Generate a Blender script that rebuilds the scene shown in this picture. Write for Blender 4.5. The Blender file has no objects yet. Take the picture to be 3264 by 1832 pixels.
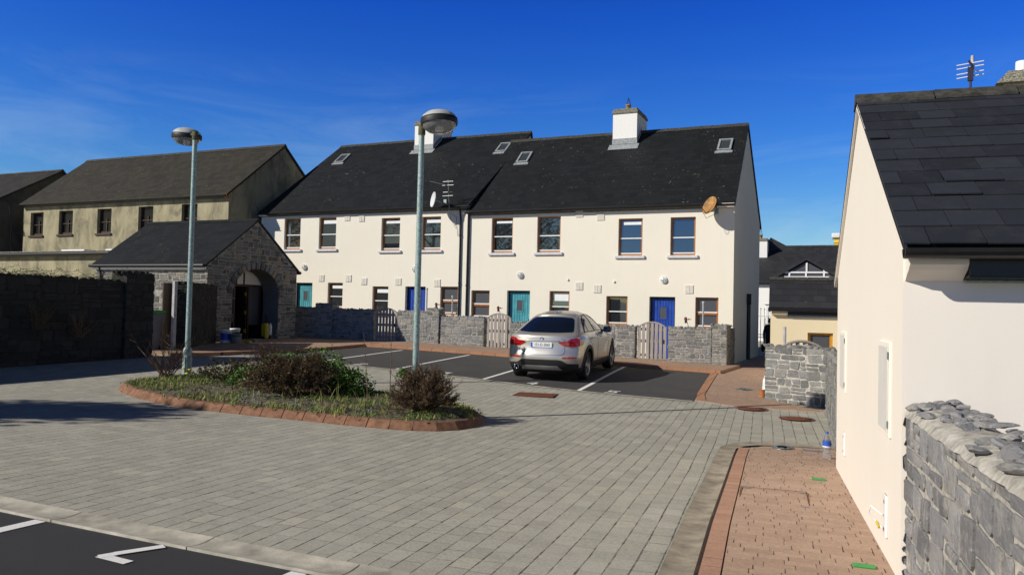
import bpy, bmesh, math, random
import numpy as np
from mathutils import Vector, Matrix, Euler, noise as mnoise
R = math.radians
random.seed(7)
scene = bpy.context.scene
COL = scene.collection

# ------------------------------------------------------------------ camera, sky, sun, exposure
def setup_view():
    cam_d = bpy.data.cameras.new('camera'); cam = bpy.data.objects.new('camera', cam_d); COL.objects.link(cam)
    hy, pitch, roll = R(23.94), R(1.663), R(1.338)
    def W2H(v):   # camera-aligned axes -> site axes (X along the terrace, Y away from its front)
        hx = (math.cos(hy), -math.sin(hy)); hn = (math.sin(hy), math.cos(hy))
        return Vector((v[0]*hx[0]+v[1]*hx[1], v[0]*hn[0]+v[1]*hn[1], v[2]))
    cp, sp, cr, sr = math.cos(pitch), math.sin(pitch), math.cos(roll), math.sin(roll)
    fwd = Vector((0, cp, sp)); up = Vector((0, -sp, cp)); rt = Vector((1, 0, 0))
    r2 = W2H(cr*rt+sr*up); u2 = W2H(-sr*rt+cr*up); f2 = W2H(fwd)
    m = Matrix(((r2.x, u2.x, -f2.x, 0), (r2.y, u2.y, -f2.y, 0), (r2.z, u2.z, -f2.z, 1.65), (0, 0, 0, 1)))
    cam.matrix_world = m
    cam_d.sensor_fit = 'HORIZONTAL'; cam_d.sensor_width = 36; cam_d.lens = 2490/3264*36
    cam_d.clip_end = 3000; cam_d.clip_start = 0.05
    scene.camera = cam
setup_view()
SUN_EL, SUN_AZ = 30.5, 46.5            # elevation; direction of travel measured from +X towards +Y
TRAVEL = Vector((math.cos(R(SUN_EL))*math.cos(R(SUN_AZ)), math.cos(R(SUN_EL))*math.sin(R(SUN_AZ)), -math.sin(R(SUN_EL))))
sd = bpy.data.lights.new('sun', 'SUN'); sd.energy = 4.8; sd.angle = R(0.53); sd.color = (1.0, 0.945, 0.84)
so = bpy.data.objects.new('sun', sd); COL.objects.link(so)
so.rotation_euler = (-TRAVEL).to_track_quat('Z', 'Y').to_euler()
world = bpy.data.worlds.new('World'); scene.world = world; world.use_nodes = True
def setup_world():
    nt = world.node_tree; N = nt.nodes; L = nt.links; N.clear()
    out = N.new('ShaderNodeOutputWorld'); bg = N.new('ShaderNodeBackground')
    sky = N.new('ShaderNodeTexSky'); sky.sky_type = 'NISHITA'; sky.sun_disc = False
    sky.sun_elevation = R(SUN_EL)
    to_sun = -TRAVEL
    sky.sun_rotation = math.atan2(to_sun.x, to_sun.y)
    sky.air_density = 1.0; sky.dust_density = 0.25; sky.ozone_density = 4.5; sky.altitude = 0
    hs = N.new('ShaderNodeHueSaturation'); hs.inputs['Saturation'].default_value = 1.25; hs.inputs['Hue'].default_value = 0.508
    L.new(sky.outputs[0], hs.inputs['Color'])
    # thin high cloud in the sky, by direction
    tc = N.new('ShaderNodeTexCoord'); mp = N.new('ShaderNodeMapping'); mp.inputs['Scale'].default_value = (2.2, 2.2, 11); mp.inputs['Rotation'].default_value = (0.12, 0.2, 0.5)
    L.new(tc.outputs['Generated'], mp.inputs['Vector'])
    nz = N.new('ShaderNodeTexNoise'); nz.inputs['Scale'].default_value = 1.6; nz.inputs['Detail'].default_value = 9; nz.inputs['Roughness'].default_value = 0.62; nz.inputs['Distortion'].default_value = 0.8
    L.new(mp.outputs[0], nz.inputs['Vector'])
    rp = N.new('ShaderNodeValToRGB'); rp.color_ramp.elements[0].position = 0.46; rp.color_ramp.elements[1].position = 0.86
    L.new(nz.outputs['Fac'], rp.inputs['Fac'])
    sx = N.new('ShaderNodeSeparateXYZ'); L.new(tc.outputs['Generated'], sx.inputs[0])
    fz = N.new('ShaderNodeMapRange'); fz.inputs['From Min'].default_value = 0.05; fz.inputs['From Max'].default_value = 0.30; fz.inputs['To Min'].default_value = 1; fz.inputs['To Max'].default_value = 0
    L.new(sx.outputs['Z'], fz.inputs['Value'])
    mu = N.new('ShaderNodeMath'); mu.operation = 'MULTIPLY'; L.new(rp.outputs['Color'], mu.inputs[0]); L.new(fz.outputs[0], mu.inputs[1])
    m2 = N.new('ShaderNodeMath'); m2.operation = 'MULTIPLY'; m2.inputs[1].default_value = 0.62; L.new(mu.outputs[0], m2.inputs[0])
    mx = N.new('ShaderNodeMix'); mx.data_type = 'RGBA'; mx.inputs[7].default_value = (3.3, 4.3, 5.2, 1)
    L.new(m2.outputs[0], mx.inputs[0])
    # tint by height: pale horizon, saturated blue above, dimmed overhead to cut blue fill
    gr = N.new('ShaderNodeValToRGB'); el = gr.color_ramp.elements
    stops = [(0.0, (.66, .74, .66)), (.10, (.56, .70, .74)), (.20, (.36, .60, .86)), (.36, (.17, .43, .95)), (.45, (.14, .30, .55)), (1.0, (.16, .17, .16))]
    while len(el) < len(stops): el.new(.5)
    for q, (p, c) in zip(el, stops): q.position = p; q.color = (*c, 1)
    L.new(sx.outputs['Z'], gr.inputs['Fac'])
    mg = N.new('ShaderNodeMix'); mg.data_type = 'RGBA'; mg.blend_type = 'MULTIPLY'; mg.inputs[0].default_value = 1
    L.new(hs.outputs[0], mg.inputs[6]); L.new(gr.outputs[0], mg.inputs[7])
    # dimmer, warmer sky added to either side to cut blue fill in shade
    dt = N.new('ShaderNodeVectorMath'); dt.operation = 'DOT_PRODUCT'; dt.inputs[1].default_value = (-.40, .915, 0); L.new(tc.outputs['Generated'], dt.inputs[0])
    ab = N.new('ShaderNodeMath'); ab.operation = 'ABSOLUTE'; L.new(dt.outputs['Value'], ab.inputs[0])
    mr = N.new('ShaderNodeMapRange'); mr.interpolation_type = 'SMOOTHSTEP'; mr.inputs['From Min'].default_value = .48; mr.inputs['From Max'].default_value = .76; L.new(ab.outputs[0], mr.inputs['Value'])
    sd_ = N.new('ShaderNodeMix'); sd_.data_type = 'RGBA'; sd_.inputs[6].default_value = (.60, .34, .17, 1); sd_.inputs[7].default_value = (1, 1, 1, 1); L.new(mr.outputs[0], sd_.inputs[0])
    mh = N.new('ShaderNodeMix'); mh.data_type = 'RGBA'; mh.blend_type = 'MULTIPLY'; mh.inputs[0].default_value = 1; L.new(mg.outputs[2], mh.inputs[6]); L.new(sd_.outputs[2], mh.inputs[7])
    mg = mh
    L.new(mg.outputs[2], mx.inputs[6])
    L.new(mx.outputs[2], bg.inputs['Color']); bg.inputs['Strength'].default_value = 0.15
    L.new(bg.outputs[0], out.inputs['Surface'])
setup_world()
scene.view_settings.view_transform = 'Standard'; scene.view_settings.look = 'None'
scene.view_settings.exposure = 0.0; scene.view_settings.gamma = 1.0
scene.render.resolution_x, scene.render.resolution_y = 1024, 574
try:
    scene.cycles.use_denoising = True
except Exception: pass

# ------------------------------------------------------------------ node helper + materials
class NT:
    def __init__(s, name):
        m = bpy.data.materials.new(name); m.use_nodes = True; s.m = m; s.t = m.node_tree; s.N = s.t.nodes; s.L = s.t.links
        s.b = s.N['Principled BSDF']; s.tc = None
    def n(s, typ, **kw):
        x = s.N.new('ShaderNode'+typ)
        for k, v in kw.items():
            if k.startswith('i_'):
                key = k[2:].replace('_', ' ')
                key = int(key) if key.isdigit() else key
                s.set(x.inputs[key], v)
            else: setattr(x, k, v)
        return x
    def set(s, inp, v):
        if hasattr(v, 'links') and hasattr(v, 'is_output'): s.L.new(v, inp)
        else:
            if isinstance(v, tuple) and len(v) == 3 and inp.type == 'RGBA': v = (*v, 1)
            inp.default_value = v
    def obj(s):
        if not s.tc: s.tc = s.n('TexCoord')
        return s.tc.outputs['Object']
    def math(s, op, a, b=None, c=None, clamp=False):
        x = s.n('Math', operation=op, use_clamp=clamp); s.set(x.inputs[0], a)
        if b is not None: s.set(x.inputs[1], b)
        if c is not None: s.set(x.inputs[2], c)
        return x.outputs[0]
    def sep(s, v):
        x = s.n('SeparateXYZ'); s.set(x.inputs[0], v); return x.outputs
    def comb(s, a=0.0, b=0.0, c=0.0):
        x = s.n('CombineXYZ'); s.set(x.inputs[0], a); s.set(x.inputs[1], b); s.set(x.inputs[2], c); return x.outputs[0]
    def noise(s, scale=5, detail=4, rough=0.55, vec=None, dist=0.0, out=0):
        x = s.n('TexNoise'); s.set(x.inputs['Vector'], vec if vec is not None else s.obj())
        x.inputs['Scale'].default_value = scale; x.inputs['Detail'].default_value = detail; x.inputs['Roughness'].default_value = rough; x.inputs['Distortion'].default_value = dist
        return x.outputs[out]
    def white(s, vec, dim='3D'):
        x = s.n('TexWhiteNoise', noise_dimensions=dim); s.set(x.inputs['Vector'], vec); return x.outputs['Value']
    def ramp(s, fac, stops):
        x = s.n('ValToRGB'); s.set(x.inputs[0], fac); e = x.color_ramp.elements
        while len(e) < len(stops): e.new(0.5)
        for q, (p, c) in zip(e, stops):
            q.position = p; q.color = (*c, 1) if isinstance(c, tuple) else (c, c, c, 1)
        return x.outputs[0]
    def mix(s, f, a, b, blend='MIX'):
        x = s.n('Mix', data_type='RGBA', blend_type=blend); s.set(x.inputs[0], f); s.set(x.inputs[6], a); s.set(x.inputs[7], b); return x.outputs[2]
    def maprange(s, v, a, b, c=0.0, d=1.0):
        x = s.n('MapRange'); s.set(x.inputs[0], v)
        for i, q in enumerate((a, b, c, d)): s.set(x.inputs[i+1], q)
        return x.outputs[0]
    def bump(s, h, strength=0.3, dist=0.02, normal=None):
        x = s.n('Bump'); x.inputs['Strength'].default_value = strength; x.inputs['Distance'].default_value = dist; s.set(x.inputs['Height'], h)
        if normal is not None: s.set(x.inputs['Normal'], normal)
        s.L.new(x.outputs[0], s.b.inputs['Normal']); return x.outputs[0]
    def col(s, c): s.set(s.b.inputs['Base Color'], c)
    def rough(s, r): s.set(s.b.inputs['Roughness'], r)
    def attr(s, name): return s.n('Attribute', attribute_name=name).outputs['Fac']
def plain(name, c, rough=0.6, metal=0.0, var=0.12, scale=9, bump=0.0, ior=1.45, bscale=60):
    t = NT(name); nz = t.noise(scale, 5, 0.6)
    d = tuple(max(0, q*(1-var*1.6)) for q in c); l = tuple(min(1, q*(1+var)) for q in c)
    t.col(t.ramp(nz, [(0.3, d), (0.7, l)])); t.rough(rough); t.b.inputs['Metallic'].default_value = metal; t.b.inputs['IOR'].default_value = ior
    if bump: t.bump(t.noise(bscale, 3, 0.6), bump, 0.01)
    return t.m
def render_mat(name, c, stain=(0.55, 0.5, 0.42), amt=0.25, streak=0.3, bump=0.12):
    t = NT(name); o = t.obj(); x, y, z = t.sep(o)
    h = t.math('ADD', x, y)
    big = t.noise(0.7, 5, 0.6)
    sv = t.comb(t.math('MULTIPLY', h, 3.0), 0.0, t.math('MULTIPLY', z, 0.22))
    st = t.noise(2.2, 5, 0.65, sv)
    f = t.math('MULTIPLY', t.maprange(big, 0.42, 0.75), amt)
    g = t.math('MULTIPLY', t.maprange(st, 0.52, 0.8), streak)
    cc = t.mix(f, c, tuple(0.86*q for q in c)); cc = t.mix(g, cc, stain)
    sp = t.noise(130, 2, 0.5); cc = t.mix(t.maprange(sp, 0.35, 0.7, 0.0, 0.10), cc, tuple(0.75*q for q in c))
    t.col(cc); t.rough(0.88); t.bump(t.math('ADD', t.noise(90, 4, 0.65), t.math('MULTIPLY', t.noise(2.2, 3, 0.5), 1.2)), bump*.45, 0.008); return t.m
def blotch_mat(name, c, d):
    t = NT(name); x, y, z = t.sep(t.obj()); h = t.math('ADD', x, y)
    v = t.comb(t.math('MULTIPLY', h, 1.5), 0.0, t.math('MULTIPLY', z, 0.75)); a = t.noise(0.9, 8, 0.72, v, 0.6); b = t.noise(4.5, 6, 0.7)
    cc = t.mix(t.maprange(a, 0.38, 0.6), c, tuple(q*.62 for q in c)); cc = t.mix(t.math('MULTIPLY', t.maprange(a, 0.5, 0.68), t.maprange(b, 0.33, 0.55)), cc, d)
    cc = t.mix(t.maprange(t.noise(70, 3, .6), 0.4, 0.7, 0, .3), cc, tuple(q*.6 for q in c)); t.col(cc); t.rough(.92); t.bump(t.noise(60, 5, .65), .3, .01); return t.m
def slate_mat(name, c, w=0.3, h=0.22, lichen=0.25, along='x', slope=1.3, warm=0.0, rough=0.55):
    """roof covering: rows run along the ridge; the second axis is distance up the slope"""
    t = NT(name); o = t.obj(); x, y, z = t.sep(o)
    v = t.math('MULTIPLY', z, slope); u = x if along == 'x' else y
    row = t.math('FLOOR', t.math('DIVIDE', v, h)); fr = t.math('FRACT', t.math('DIVIDE', v, h))
    off = t.math('MULTIPLY', t.math('MODULO', row, 2.0), 0.5)
    uu = t.math('ADD', t.math('DIVIDE', u, w), t.math('ADD', off, t.math('MULTIPLY', t.white(t.comb(row, 3.0, 1.0)), 0.12)))
    cell = t.math('FLOOR', uu); fu = t.math('FRACT', uu)
    rnd = t.white(t.comb(row, cell, 2.0))
    edge = t.math('MULTIPLY', t.maprange(fr, 0.0, 0.14, 0.0, 1.0), t.maprange(t.math('ABSOLUTE', t.math('SUBTRACT', fu, 0.5)), 0.5, 0.475, 0.35, 1.0))
    cA = tuple(q*0.82 for q in c); cB = tuple(q*1.15 for q in c)
    base = t.mix(rnd, cA, cB)
    base = t.mix(t.maprange(t.noise(1.1, 5, 0.6), 0.4, 0.75, 0.0, 0.3), base, (c[0]*1.15+warm*.03, c[1]*1.2+warm*.018, c[2]*1.05))
    base = t.mix(t.maprange(edge, 0, 1, 0.8, 0.0), base, tuple(q*0.3 for q in c))
    spots = t.math('MULTIPLY', t.maprange(t.noise(7.5, 3, 0.7), 0.66, 0.71), t.maprange(t.noise(0.55, 3, 0.6), 0.42, 0.62))
    base = t.mix(t.math('MULTIPLY', spots, lichen), base, (0.34, 0.33, 0.27))
    t.col(base); t.rough(t.maprange(rnd, 0, 1, rough+0.02, rough+0.08)); t.b.inputs['Specular IOR Level'].default_value = 0.22
    hh = t.math('ADD', t.math('MULTIPLY', edge, 0.7), t.math('ADD', t.math('MULTIPLY', rnd, 0.25), t.math('MULTIPLY', t.noise(30, 3, 0.6), 0.15)))
    t.bump(hh, 0.55, 0.012); return t.m
def stone_mat(name, dark, light, moss=(0.09, 0.09, 0.05), mossamt=0.5, rust=0.0, smear=0.0):
    t = NT(name); rnd = t.attr('rnd')
    base = t.ramp(rnd, [(0.0, dark), (0.45, tuple((a+b)/2 for a, b in zip(dark, light))), (1.0, light)])
    n1 = t.noise(9, 7, 0.7); base = t.mix(t.maprange(n1, 0.3, 0.72, 0.0, 0.75), base, tuple(q*0.42 for q in light))
    n2 = t.noise(26, 5, 0.7); base = t.mix(t.maprange(n2, 0.58, 0.75, 0.0, 0.6), base, tuple(min(1, q*1.5) for q in light))
    base = t.mix(t.math('MULTIPLY', t.maprange(t.noise(2.3, 5, 0.7), 0.5, 0.72), mossamt), base, moss)
    if smear: base = t.mix(t.math('MULTIPLY', t.maprange(t.noise(5.5, 7, 0.75, dist=.8), 0.5, 0.64), smear), base, (0.46, 0.44, 0.40))
    if rust: base = t.mix(t.math('MULTIPLY', t.maprange(rnd, 0.8, 0.9), rust), base, (0.30, 0.24, 0.15))
    t.col(base); t.rough(0.9); t.bump(t.math('ADD', t.noise(22, 8, 0.72), t.math('MULTIPLY', t.noise(6, 4, 0.6), 0.7)), 0.9, 0.03); return t.m
M = {}
M['cream'] = render_mat('cream_render', (0.79, 0.74, 0.63), (0.50, 0.46, 0.38), 0.25, 0.10)
M['cream2'] = render_mat('pale_render', (0.82, 0.76, 0.68), (0.62, 0.56, 0.48), 0.22, 0.10, 0.16)
M['yellow'] = render_mat('yellow_render', (0.72, 0.62, 0.42), (0.5, 0.42, 0.3), 0.2, 0.12)
M['white'] = render_mat('white_render', (0.82, 0.81, 0.78), (0.5, 0.5, 0.48), 0.15, 0.1)
M['olive'] = blotch_mat('weathered_render', (0.40, 0.355, 0.225), (0.115, 0.108, 0.078))
M['shade_render'] = blotch_mat('shade_dark_render', (0.10, 0.095, 0.082), (0.04, 0.038, 0.034))  # shade on the far-left gable, put into a darker render colour
M['ochre'] = render_mat('ochre_render', (0.80, 0.55, 0.05), (0.6, 0.4, 0.05), 0.1, 0.05)
M['slate'] = slate_mat('roof_slate', (0.0115, 0.013, 0.0155), 0.30, 0.20, 0.55, warm=0.05)
M['slate_old'] = slate_mat('old_roof_slate', (0.036, 0.033, 0.027), 0.30, 0.19, 0.8, warm=0.6)
M['slate_far'] = slate_mat('far_roof_slate', (0.030, 0.031, 0.036), 0.3, 0.22, 0.5)
M['ridge'] = plain('ridge_tile', (0.05, 0.048, 0.042), 0.85, var=0.45, scale=14, bump=0.4)
M['stone'] = stone_mat('wall_stone', (0.11, 0.11, 0.109), (0.33, 0.33, 0.325), mossamt=0.3, rust=0.25, smear=.3)
M['stone_lodge'] = stone_mat('lodge_stone', (0.05, 0.048, 0.044), (0.30, 0.29, 0.26), mossamt=0.25, rust=0.8)
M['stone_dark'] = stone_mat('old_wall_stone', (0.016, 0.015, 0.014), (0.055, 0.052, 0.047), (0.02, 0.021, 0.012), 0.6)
M['stone_near'] = stone_mat('limestone', (0.15, 0.15, 0.16), (0.44, 0.44, 0.46), (0.15, 0.135, 0.115), 0.4, rust=0.15, smear=.7)
M['mortar'] = plain('lime_mortar', (0.34, 0.325, 0.29), 0.95, var=0.35, scale=16, bump=0.5)
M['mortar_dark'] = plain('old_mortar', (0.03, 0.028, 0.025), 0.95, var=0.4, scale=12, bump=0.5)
M['mortar_near'] = plain('pale_mortar', (0.44, 0.415, 0.37), 0.95, var=0.3, scale=16, bump=0.5)
M['gutter'] = plain('black_gutter', (0.012, 0.011, 0.012), 0.35, var=0.2)
M['fascia'] = plain('grey_fascia', (0.19, 0.185, 0.18), 0.7, var=0.4, scale=14)
M['lead'] = plain('lead_flashing', (0.30, 0.32, 0.33), 0.5, var=0.3, scale=18)
M['cap'] = plain('lichened_cap', (0.24, 0.23, 0.18), 0.95, var=0.6, scale=25, bump=0.6, bscale=40)
M['pot'] = plain('clay_pot', (0.42, 0.26, 0.09), 0.8, var=0.25)
M['wire'] = plain('dark_wire', (0.03, 0.025, 0.05), 0.5)
M['sill'] = plain('grey_sill', (0.60, 0.60, 0.63), 0.8, var=0.08)
M['white_paint'] = plain('white_paint', (0.80, 0.80, 0.79), 0.4, var=0.04)
M['vent'] = plain('pale_vent', (0.72, 0.69, 0.61), 0.7, var=0.08)
M['blind'] = plain('white_blind', (0.75, 0.77, 0.78), 0.7, var=0.05)
M['curtain'] = plain('grey_curtain', (0.12, 0.13, 0.14), 0.8)
M['teal'] = plain('teal_door_paint', (0.055, 0.30, 0.36), 0.45, var=0.18, scale=5)
M['blue'] = plain('blue_door_paint', (0.012, 0.055, 0.34), 0.42, var=0.2, scale=5)
M['dark'] = plain('dark_interior', (0.01, 0.01, 0.01), 0.9)
M['brown_joinery'] = plain('brown_joinery', (0.05, 0.022, 0.015), 0.5, var=0.3)
M['rust'] = plain('rusty_iron', (0.155, 0.052, 0.028), 0.85, var=0.3, scale=22, bump=0.5)
M['steel'] = plain('galvanised_steel', (0.30, 0.36, 0.36), 0.45, 0.6, var=0.25, scale=26)
M['pole_green'] = plain('weathered_galvanised_pole', (0.30, 0.40, 0.385), 0.55, 0.25, var=0.25, scale=24)
M['mossy'] = plain('mossy_bracket', (0.10, 0.11, 0.05), 0.9, var=0.5, scale=60)
M['lamp_grey'] = plain('grey_lamp_shell', (0.46, 0.47, 0.46), 0.5, var=0.12)
M['black_plastic'] = plain('black_plastic', (0.014, 0.014, 0.015), 0.55)
M['pvc'] = plain('grey_pipe', (0.42, 0.41, 0.42), 0.5, var=0.15)
M['dish_grey'] = plain('white_dish_paint', (0.62, 0.64, 0.66), 0.45, var=0.05)
M['dish_rust'] = plain('rusty_dish', (0.36, 0.185, 0.06), 0.7, var=0.35, scale=6)
M['green_plastic'] = plain('green_plastic', (0.05, 0.32, 0.07), 0.5)
M['grey_plastic'] = plain('grey_plastic', (0.16, 0.17, 0.19), 0.5)
M['tarp'] = plain('white_sheet', (0.72, 0.76, 0.74), 0.5)
M['terracotta'] = plain('terracotta', (0.42, 0.15, 0.05), 0.8)
M['skin'] = plain('skin', (0.35, 0.2, 0.14), 0.6)
M['dark_cloth'] = plain('dark_cloth', (0.012, 0.011, 0.013), 0.85)
M['hair'] = plain('dark_hair', (0.01, 0.008, 0.007), 0.6)
M['dandelion'] = plain('yellow_petals', (0.75, 0.55, 0.02), 0.7)
M['yellow_plastic'] = plain('yellow_plastic', (0.55, 0.42, 0.02), 0.5)
M['soil'] = plain('garden_soil', (0.13, 0.11, 0.075), 0.95, var=0.5, scale=30, bump=0.8)
M['kerb_red'] = plain('red_kerb_brick', (0.22, 0.108, 0.062), 0.85, var=0.28, scale=11, bump=0.3)
def wood_mat(name, c, var=0.35, rough=0.7, grain='z', scale=1.0):
    t = NT(name); x, y, z = t.sep(t.obj())
    q = {'z': t.comb(t.math('MULTIPLY', x, 40*scale), t.math('MULTIPLY', y, 40*scale), t.math('MULTIPLY', z, 2.0)), 'x': t.comb(t.math('MULTIPLY', x, 2.0), t.math('MULTIPLY', y, 40*scale), t.math('MULTIPLY', z, 40*scale))}[grain]
    g = t.noise(1.0, 6, 0.65, q); big = t.noise(1.7, 3, 0.6)
    a = t.ramp(g, [(0.3, tuple(k*(1-var) for k in c)), (0.72, tuple(min(1, k*(1+var*0.8)) for k in c))])
    t.col(t.mix(t.maprange(big, 0.4, 0.7, 0, 0.5), a, tuple(k*0.7 for k in c))); t.rough(rough); t.bump(g, 0.25, 0.004); return t.m
M['frame_wood'] = wood_mat('varnished_wood', (0.38, 0.14, 0.028), 0.3, 0.4)
M['shed_frame'] = wood_mat('golden_wood', (0.55, 0.25, 0.015), 0.2, 0.4)
M['gate_wood'] = wood_mat('weathered_grey_wood', (0.34, 0.305, 0.275), 0.45, 0.85)
M['old_board'] = wood_mat('brown_board', (0.22, 0.17, 0.12), 0.4, 0.85)
def glass_mat(name, tint=(0.02, 0.024, 0.028), ior=2.3, rough=0.02):
    t = NT(name); t.col(tint); t.rough(rough); t.b.inputs['IOR'].default_value = ior
    t.bump(t.noise(1.6, 2, 0.5), 0.03, 0.02); return t.m
M['glass'] = glass_mat('window_glass')
M['oldglass'] = glass_mat('dull_old_glass', (0.012, 0.012, 0.014), 1.5)
M['frosted'] = plain('frosted_glass', (0.075, 0.075, 0.085), 0.3, var=0.2, scale=70, ior=1.6)
M['skyglass'] = glass_mat('rooflight_glass', (0.05, 0.06, 0.07), 2.4)
def lens_mat():
    t = NT('clear_lamp_bowl'); t.col((0.75, 0.76, 0.78)); t.rough(0.12); t.b.inputs['Transmission Weight'].default_value = 0.75; t.b.inputs['IOR'].default_value = 1.4; return t.m
M['bowl'] = lens_mat()
def water_mat():
    t = NT('clear_bottle_plastic'); t.col((0.9, 0.93, 0.97)); t.rough(0.05); t.b.inputs['Transmission Weight'].default_value = 0.92; t.b.inputs['IOR'].default_value = 1.2; return t.m
M['bottle'] = water_mat()
M['label_blue'] = plain('blue_label', (0.03, 0.10, 0.5), 0.4)
# ground materials
def paver_mat(name, ang, roww, blen, ca, cb, joint, across=False, jw=0.05, cross=0.35, warm=None, rowj=1.0):
    t = NT(name); x, y, z = t.sep(t.obj()); c, s = math.cos(ang), math.sin(ang)
    u = t.math('ADD', t.math('MULTIPLY', x, c), t.math('MULTIPLY', y, s)); v = t.math('ADD', t.math('MULTIPLY', x, -s), t.math('MULTIPLY', y, c))
    if across: u, v = v, u
    wob = t.math('MULTIPLY', t.math('SUBTRACT', t.noise(0.8, 2, 0.5), 0.5), 0.03)
    uu = t.math('DIVIDE', t.math('ADD', u, wob), roww); row = t.math('FLOOR', uu); fu = t.math('FRACT', uu)
    vv = t.math('ADD', t.math('DIVIDE', v, blen), t.math('MULTIPLY', t.white(t.comb(row, 5.0, 1.0)), 3.7))
    blk = t.math('FLOOR', vv); fv = t.math('FRACT', vv); rnd = t.white(t.comb(row, blk, 7.0))
    du = t.math('SUBTRACT', 0.5, t.math('ABSOLUTE', t.math('SUBTRACT', fu, 0.5)))
    dv = t.math('MULTIPLY', t.math('SUBTRACT', 0.5, t.math('ABSOLUTE', t.math('SUBTRACT', fv, 0.5))), blen/roww)
    nz = t.noise(14, 4, 0.7); n2 = t.noise(2.6, 3, 0.6)
    wj = t.math('MULTIPLY', t.maprange(t.math('ADD', nz, t.math('MULTIPLY', n2, 0.6)), 0.55, 1.05, 0.15, 1.7), jw)
    j1 = t.maprange(t.math('DIVIDE', du, wj), 0.45, 1.15, rowj, 0.0)
    j1 = t.math('MULTIPLY', j1, t.maprange(t.noise(4.5, 4, 0.75), 0.36, 0.62, 0.25, 1.0))
    j2 = t.math('MULTIPLY', t.maprange(t.math('DIVIDE', dv, t.math('MULTIPLY', wj, 0.7)), 0.4, 1.2, 1.0, 0.0), t.maprange(t.white(t.comb(blk, row, 9.0)), 0.55, 0.9, cross*0.35, cross*1.6))
    jj = t.math('MAXIMUM', j1, j2, clamp=True)
    base = t.mix(rnd, ca, cb)
    big = t.noise(0.35, 5, 0.65); base = t.mix(t.maprange(big, 0.35, 0.7, 0.0, 0.45), base, tuple(q*0.72 for q in ca))
    if warm: base = t.mix(t.maprange(t.white(t.comb(row, blk, 21.0)), 0.88, 0.97, 0, 0.45), base, warm)
    gr = t.noise(210, 2, 0.7); base = t.mix(t.maprange(gr, 0.5, 0.78, 0.0, 0.5), base, tuple(min(1, q*1.5) for q in cb)); base = t.mix(t.maprange(gr, 0.5, 0.25, 0.0, 0.5), base, tuple(q*0.5 for q in ca))
    g2 = t.noise(38, 4, 0.75); base = t.mix(t.maprange(g2, 0.55, 0.72, 0.0, 0.55), base, tuple(min(1, q*1.35) for q in cb)); base = t.mix(t.maprange(g2, 0.46, 0.3, 0.0, 0.6), base, tuple(q*0.55 for q in ca))
    mid = t.noise(3, 6, 0.72); base = t.mix(t.maprange(mid, 0.5, 0.75, 0, 0.45), base, tuple(q*0.6 for q in ca))
    base = t.mix(t.math('MULTIPLY', jj, 0.93), base, joint)
    t.col(base); t.rough(0.92)
    hh = t.math('ADD', t.math('MULTIPLY', t.math('SUBTRACT', 1.0, jj), 0.8), t.math('ADD', t.math('MULTIPLY', gr, 0.18), t.math('MULTIPLY', rnd, 0.12)))
    t.bump(hh, 0.6, 0.008); return t.m
A6 = R(6.04)
M['paver'] = paver_mat('grey_block_paving', A6, 0.158, 0.24, (0.345, 0.33, 0.28), (0.445, 0.425, 0.36), (0.03, 0.022, 0.016), jw=0.045, cross=0.55, warm=(0.50, 0.465, 0.355))
M['redpave'] = paver_mat('red_block_paving', A6, 0.103, 0.2, (0.385, 0.255, 0.18), (0.48, 0.33, 0.24), (0.05, 0.025, 0.018), across=True, jw=0.05, cross=2.2, warm=(0.43, 0.31, 0.22), rowj=0.22)
M['redpath'] = paver_mat('brown_path_paving', R(0), 0.103, 0.2, (0.32, 0.21, 0.15), (0.42, 0.28, 0.20), (0.045, 0.025, 0.02), across=True, jw=0.05, cross=1.6, rowj=.3)
M['rededge'] = paver_mat('red_edging_block', A6, 3.0, 0.2, (0.40, 0.22, 0.145), (0.47, 0.275, 0.185), (0.05, 0.02, 0.015), jw=0.004, cross=0.5)
M['redkerb'] = paver_mat('red_path_kerb', R(90), 3.0, 0.45, (0.36, 0.175, 0.095), (0.44, 0.225, 0.125), (0.05, 0.02, 0.015), jw=0.004, cross=1.2)
def tarmac_mat(name, c, grit=(0.22, 0.21, 0.2), stain=(0.10, 0.095, 0.08)):
    t = NT(name); g = t.noise(190, 3, 0.75); b = t.noise(1.3, 5, 0.65); q = t.noise(45, 3, 0.7)
    k = t.mix(t.maprange(g, 0.35, 0.65), tuple(a*0.6 for a in c), tuple(a*1.35 for a in c)); k = t.mix(t.maprange(g, 0.66, 0.74, 0, 0.6), k, grit)
    k = t.mix(t.maprange(b, 0.45, 0.72, 0, 0.55), k, stain); k = t.mix(t.maprange(q, 0.6, 0.75, 0, 0.3), k, tuple(a*0.5 for a in c))
    t.col(k); t.rough(0.9); t.bump(g, 0.6, 0.006); return t.m
M['tarmac'] = tarmac_mat('tarmac', (0.047, 0.046, 0.048), stain=(0.075, 0.070, 0.064))
M['tarmac_near'] = tarmac_mat('dark_tarmac', (0.029, 0.029, 0.031), stain=(0.036, 0.035, 0.036))
M['concrete'] = plain('channel_concrete', (0.45, 0.42, 0.35), 0.92, var=0.3, scale=4, bump=0.35, bscale=110)
M['concrete_dark'] = plain('dished_channel_concrete', (0.33, 0.285, 0.22), 0.92, var=0.28, scale=5, bump=0.35, bscale=110)
M['field'] = plain('distant_ground', (0.10, 0.11, 0.06), 0.95, var=0.4, scale=0.2)
def roadpaint():
    t = NT('white_road_paint'); n = t.noise(55, 4, 0.75); t.col(t.mix(t.maprange(n, 0.6, 0.72, 0, 0.85), (0.80, 0.79, 0.78), (0.12, 0.12, 0.12))); t.rough(0.8); t.bump(n, 0.3, 0.004); return t.m
M['roadpaint'] = roadpaint()
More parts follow.
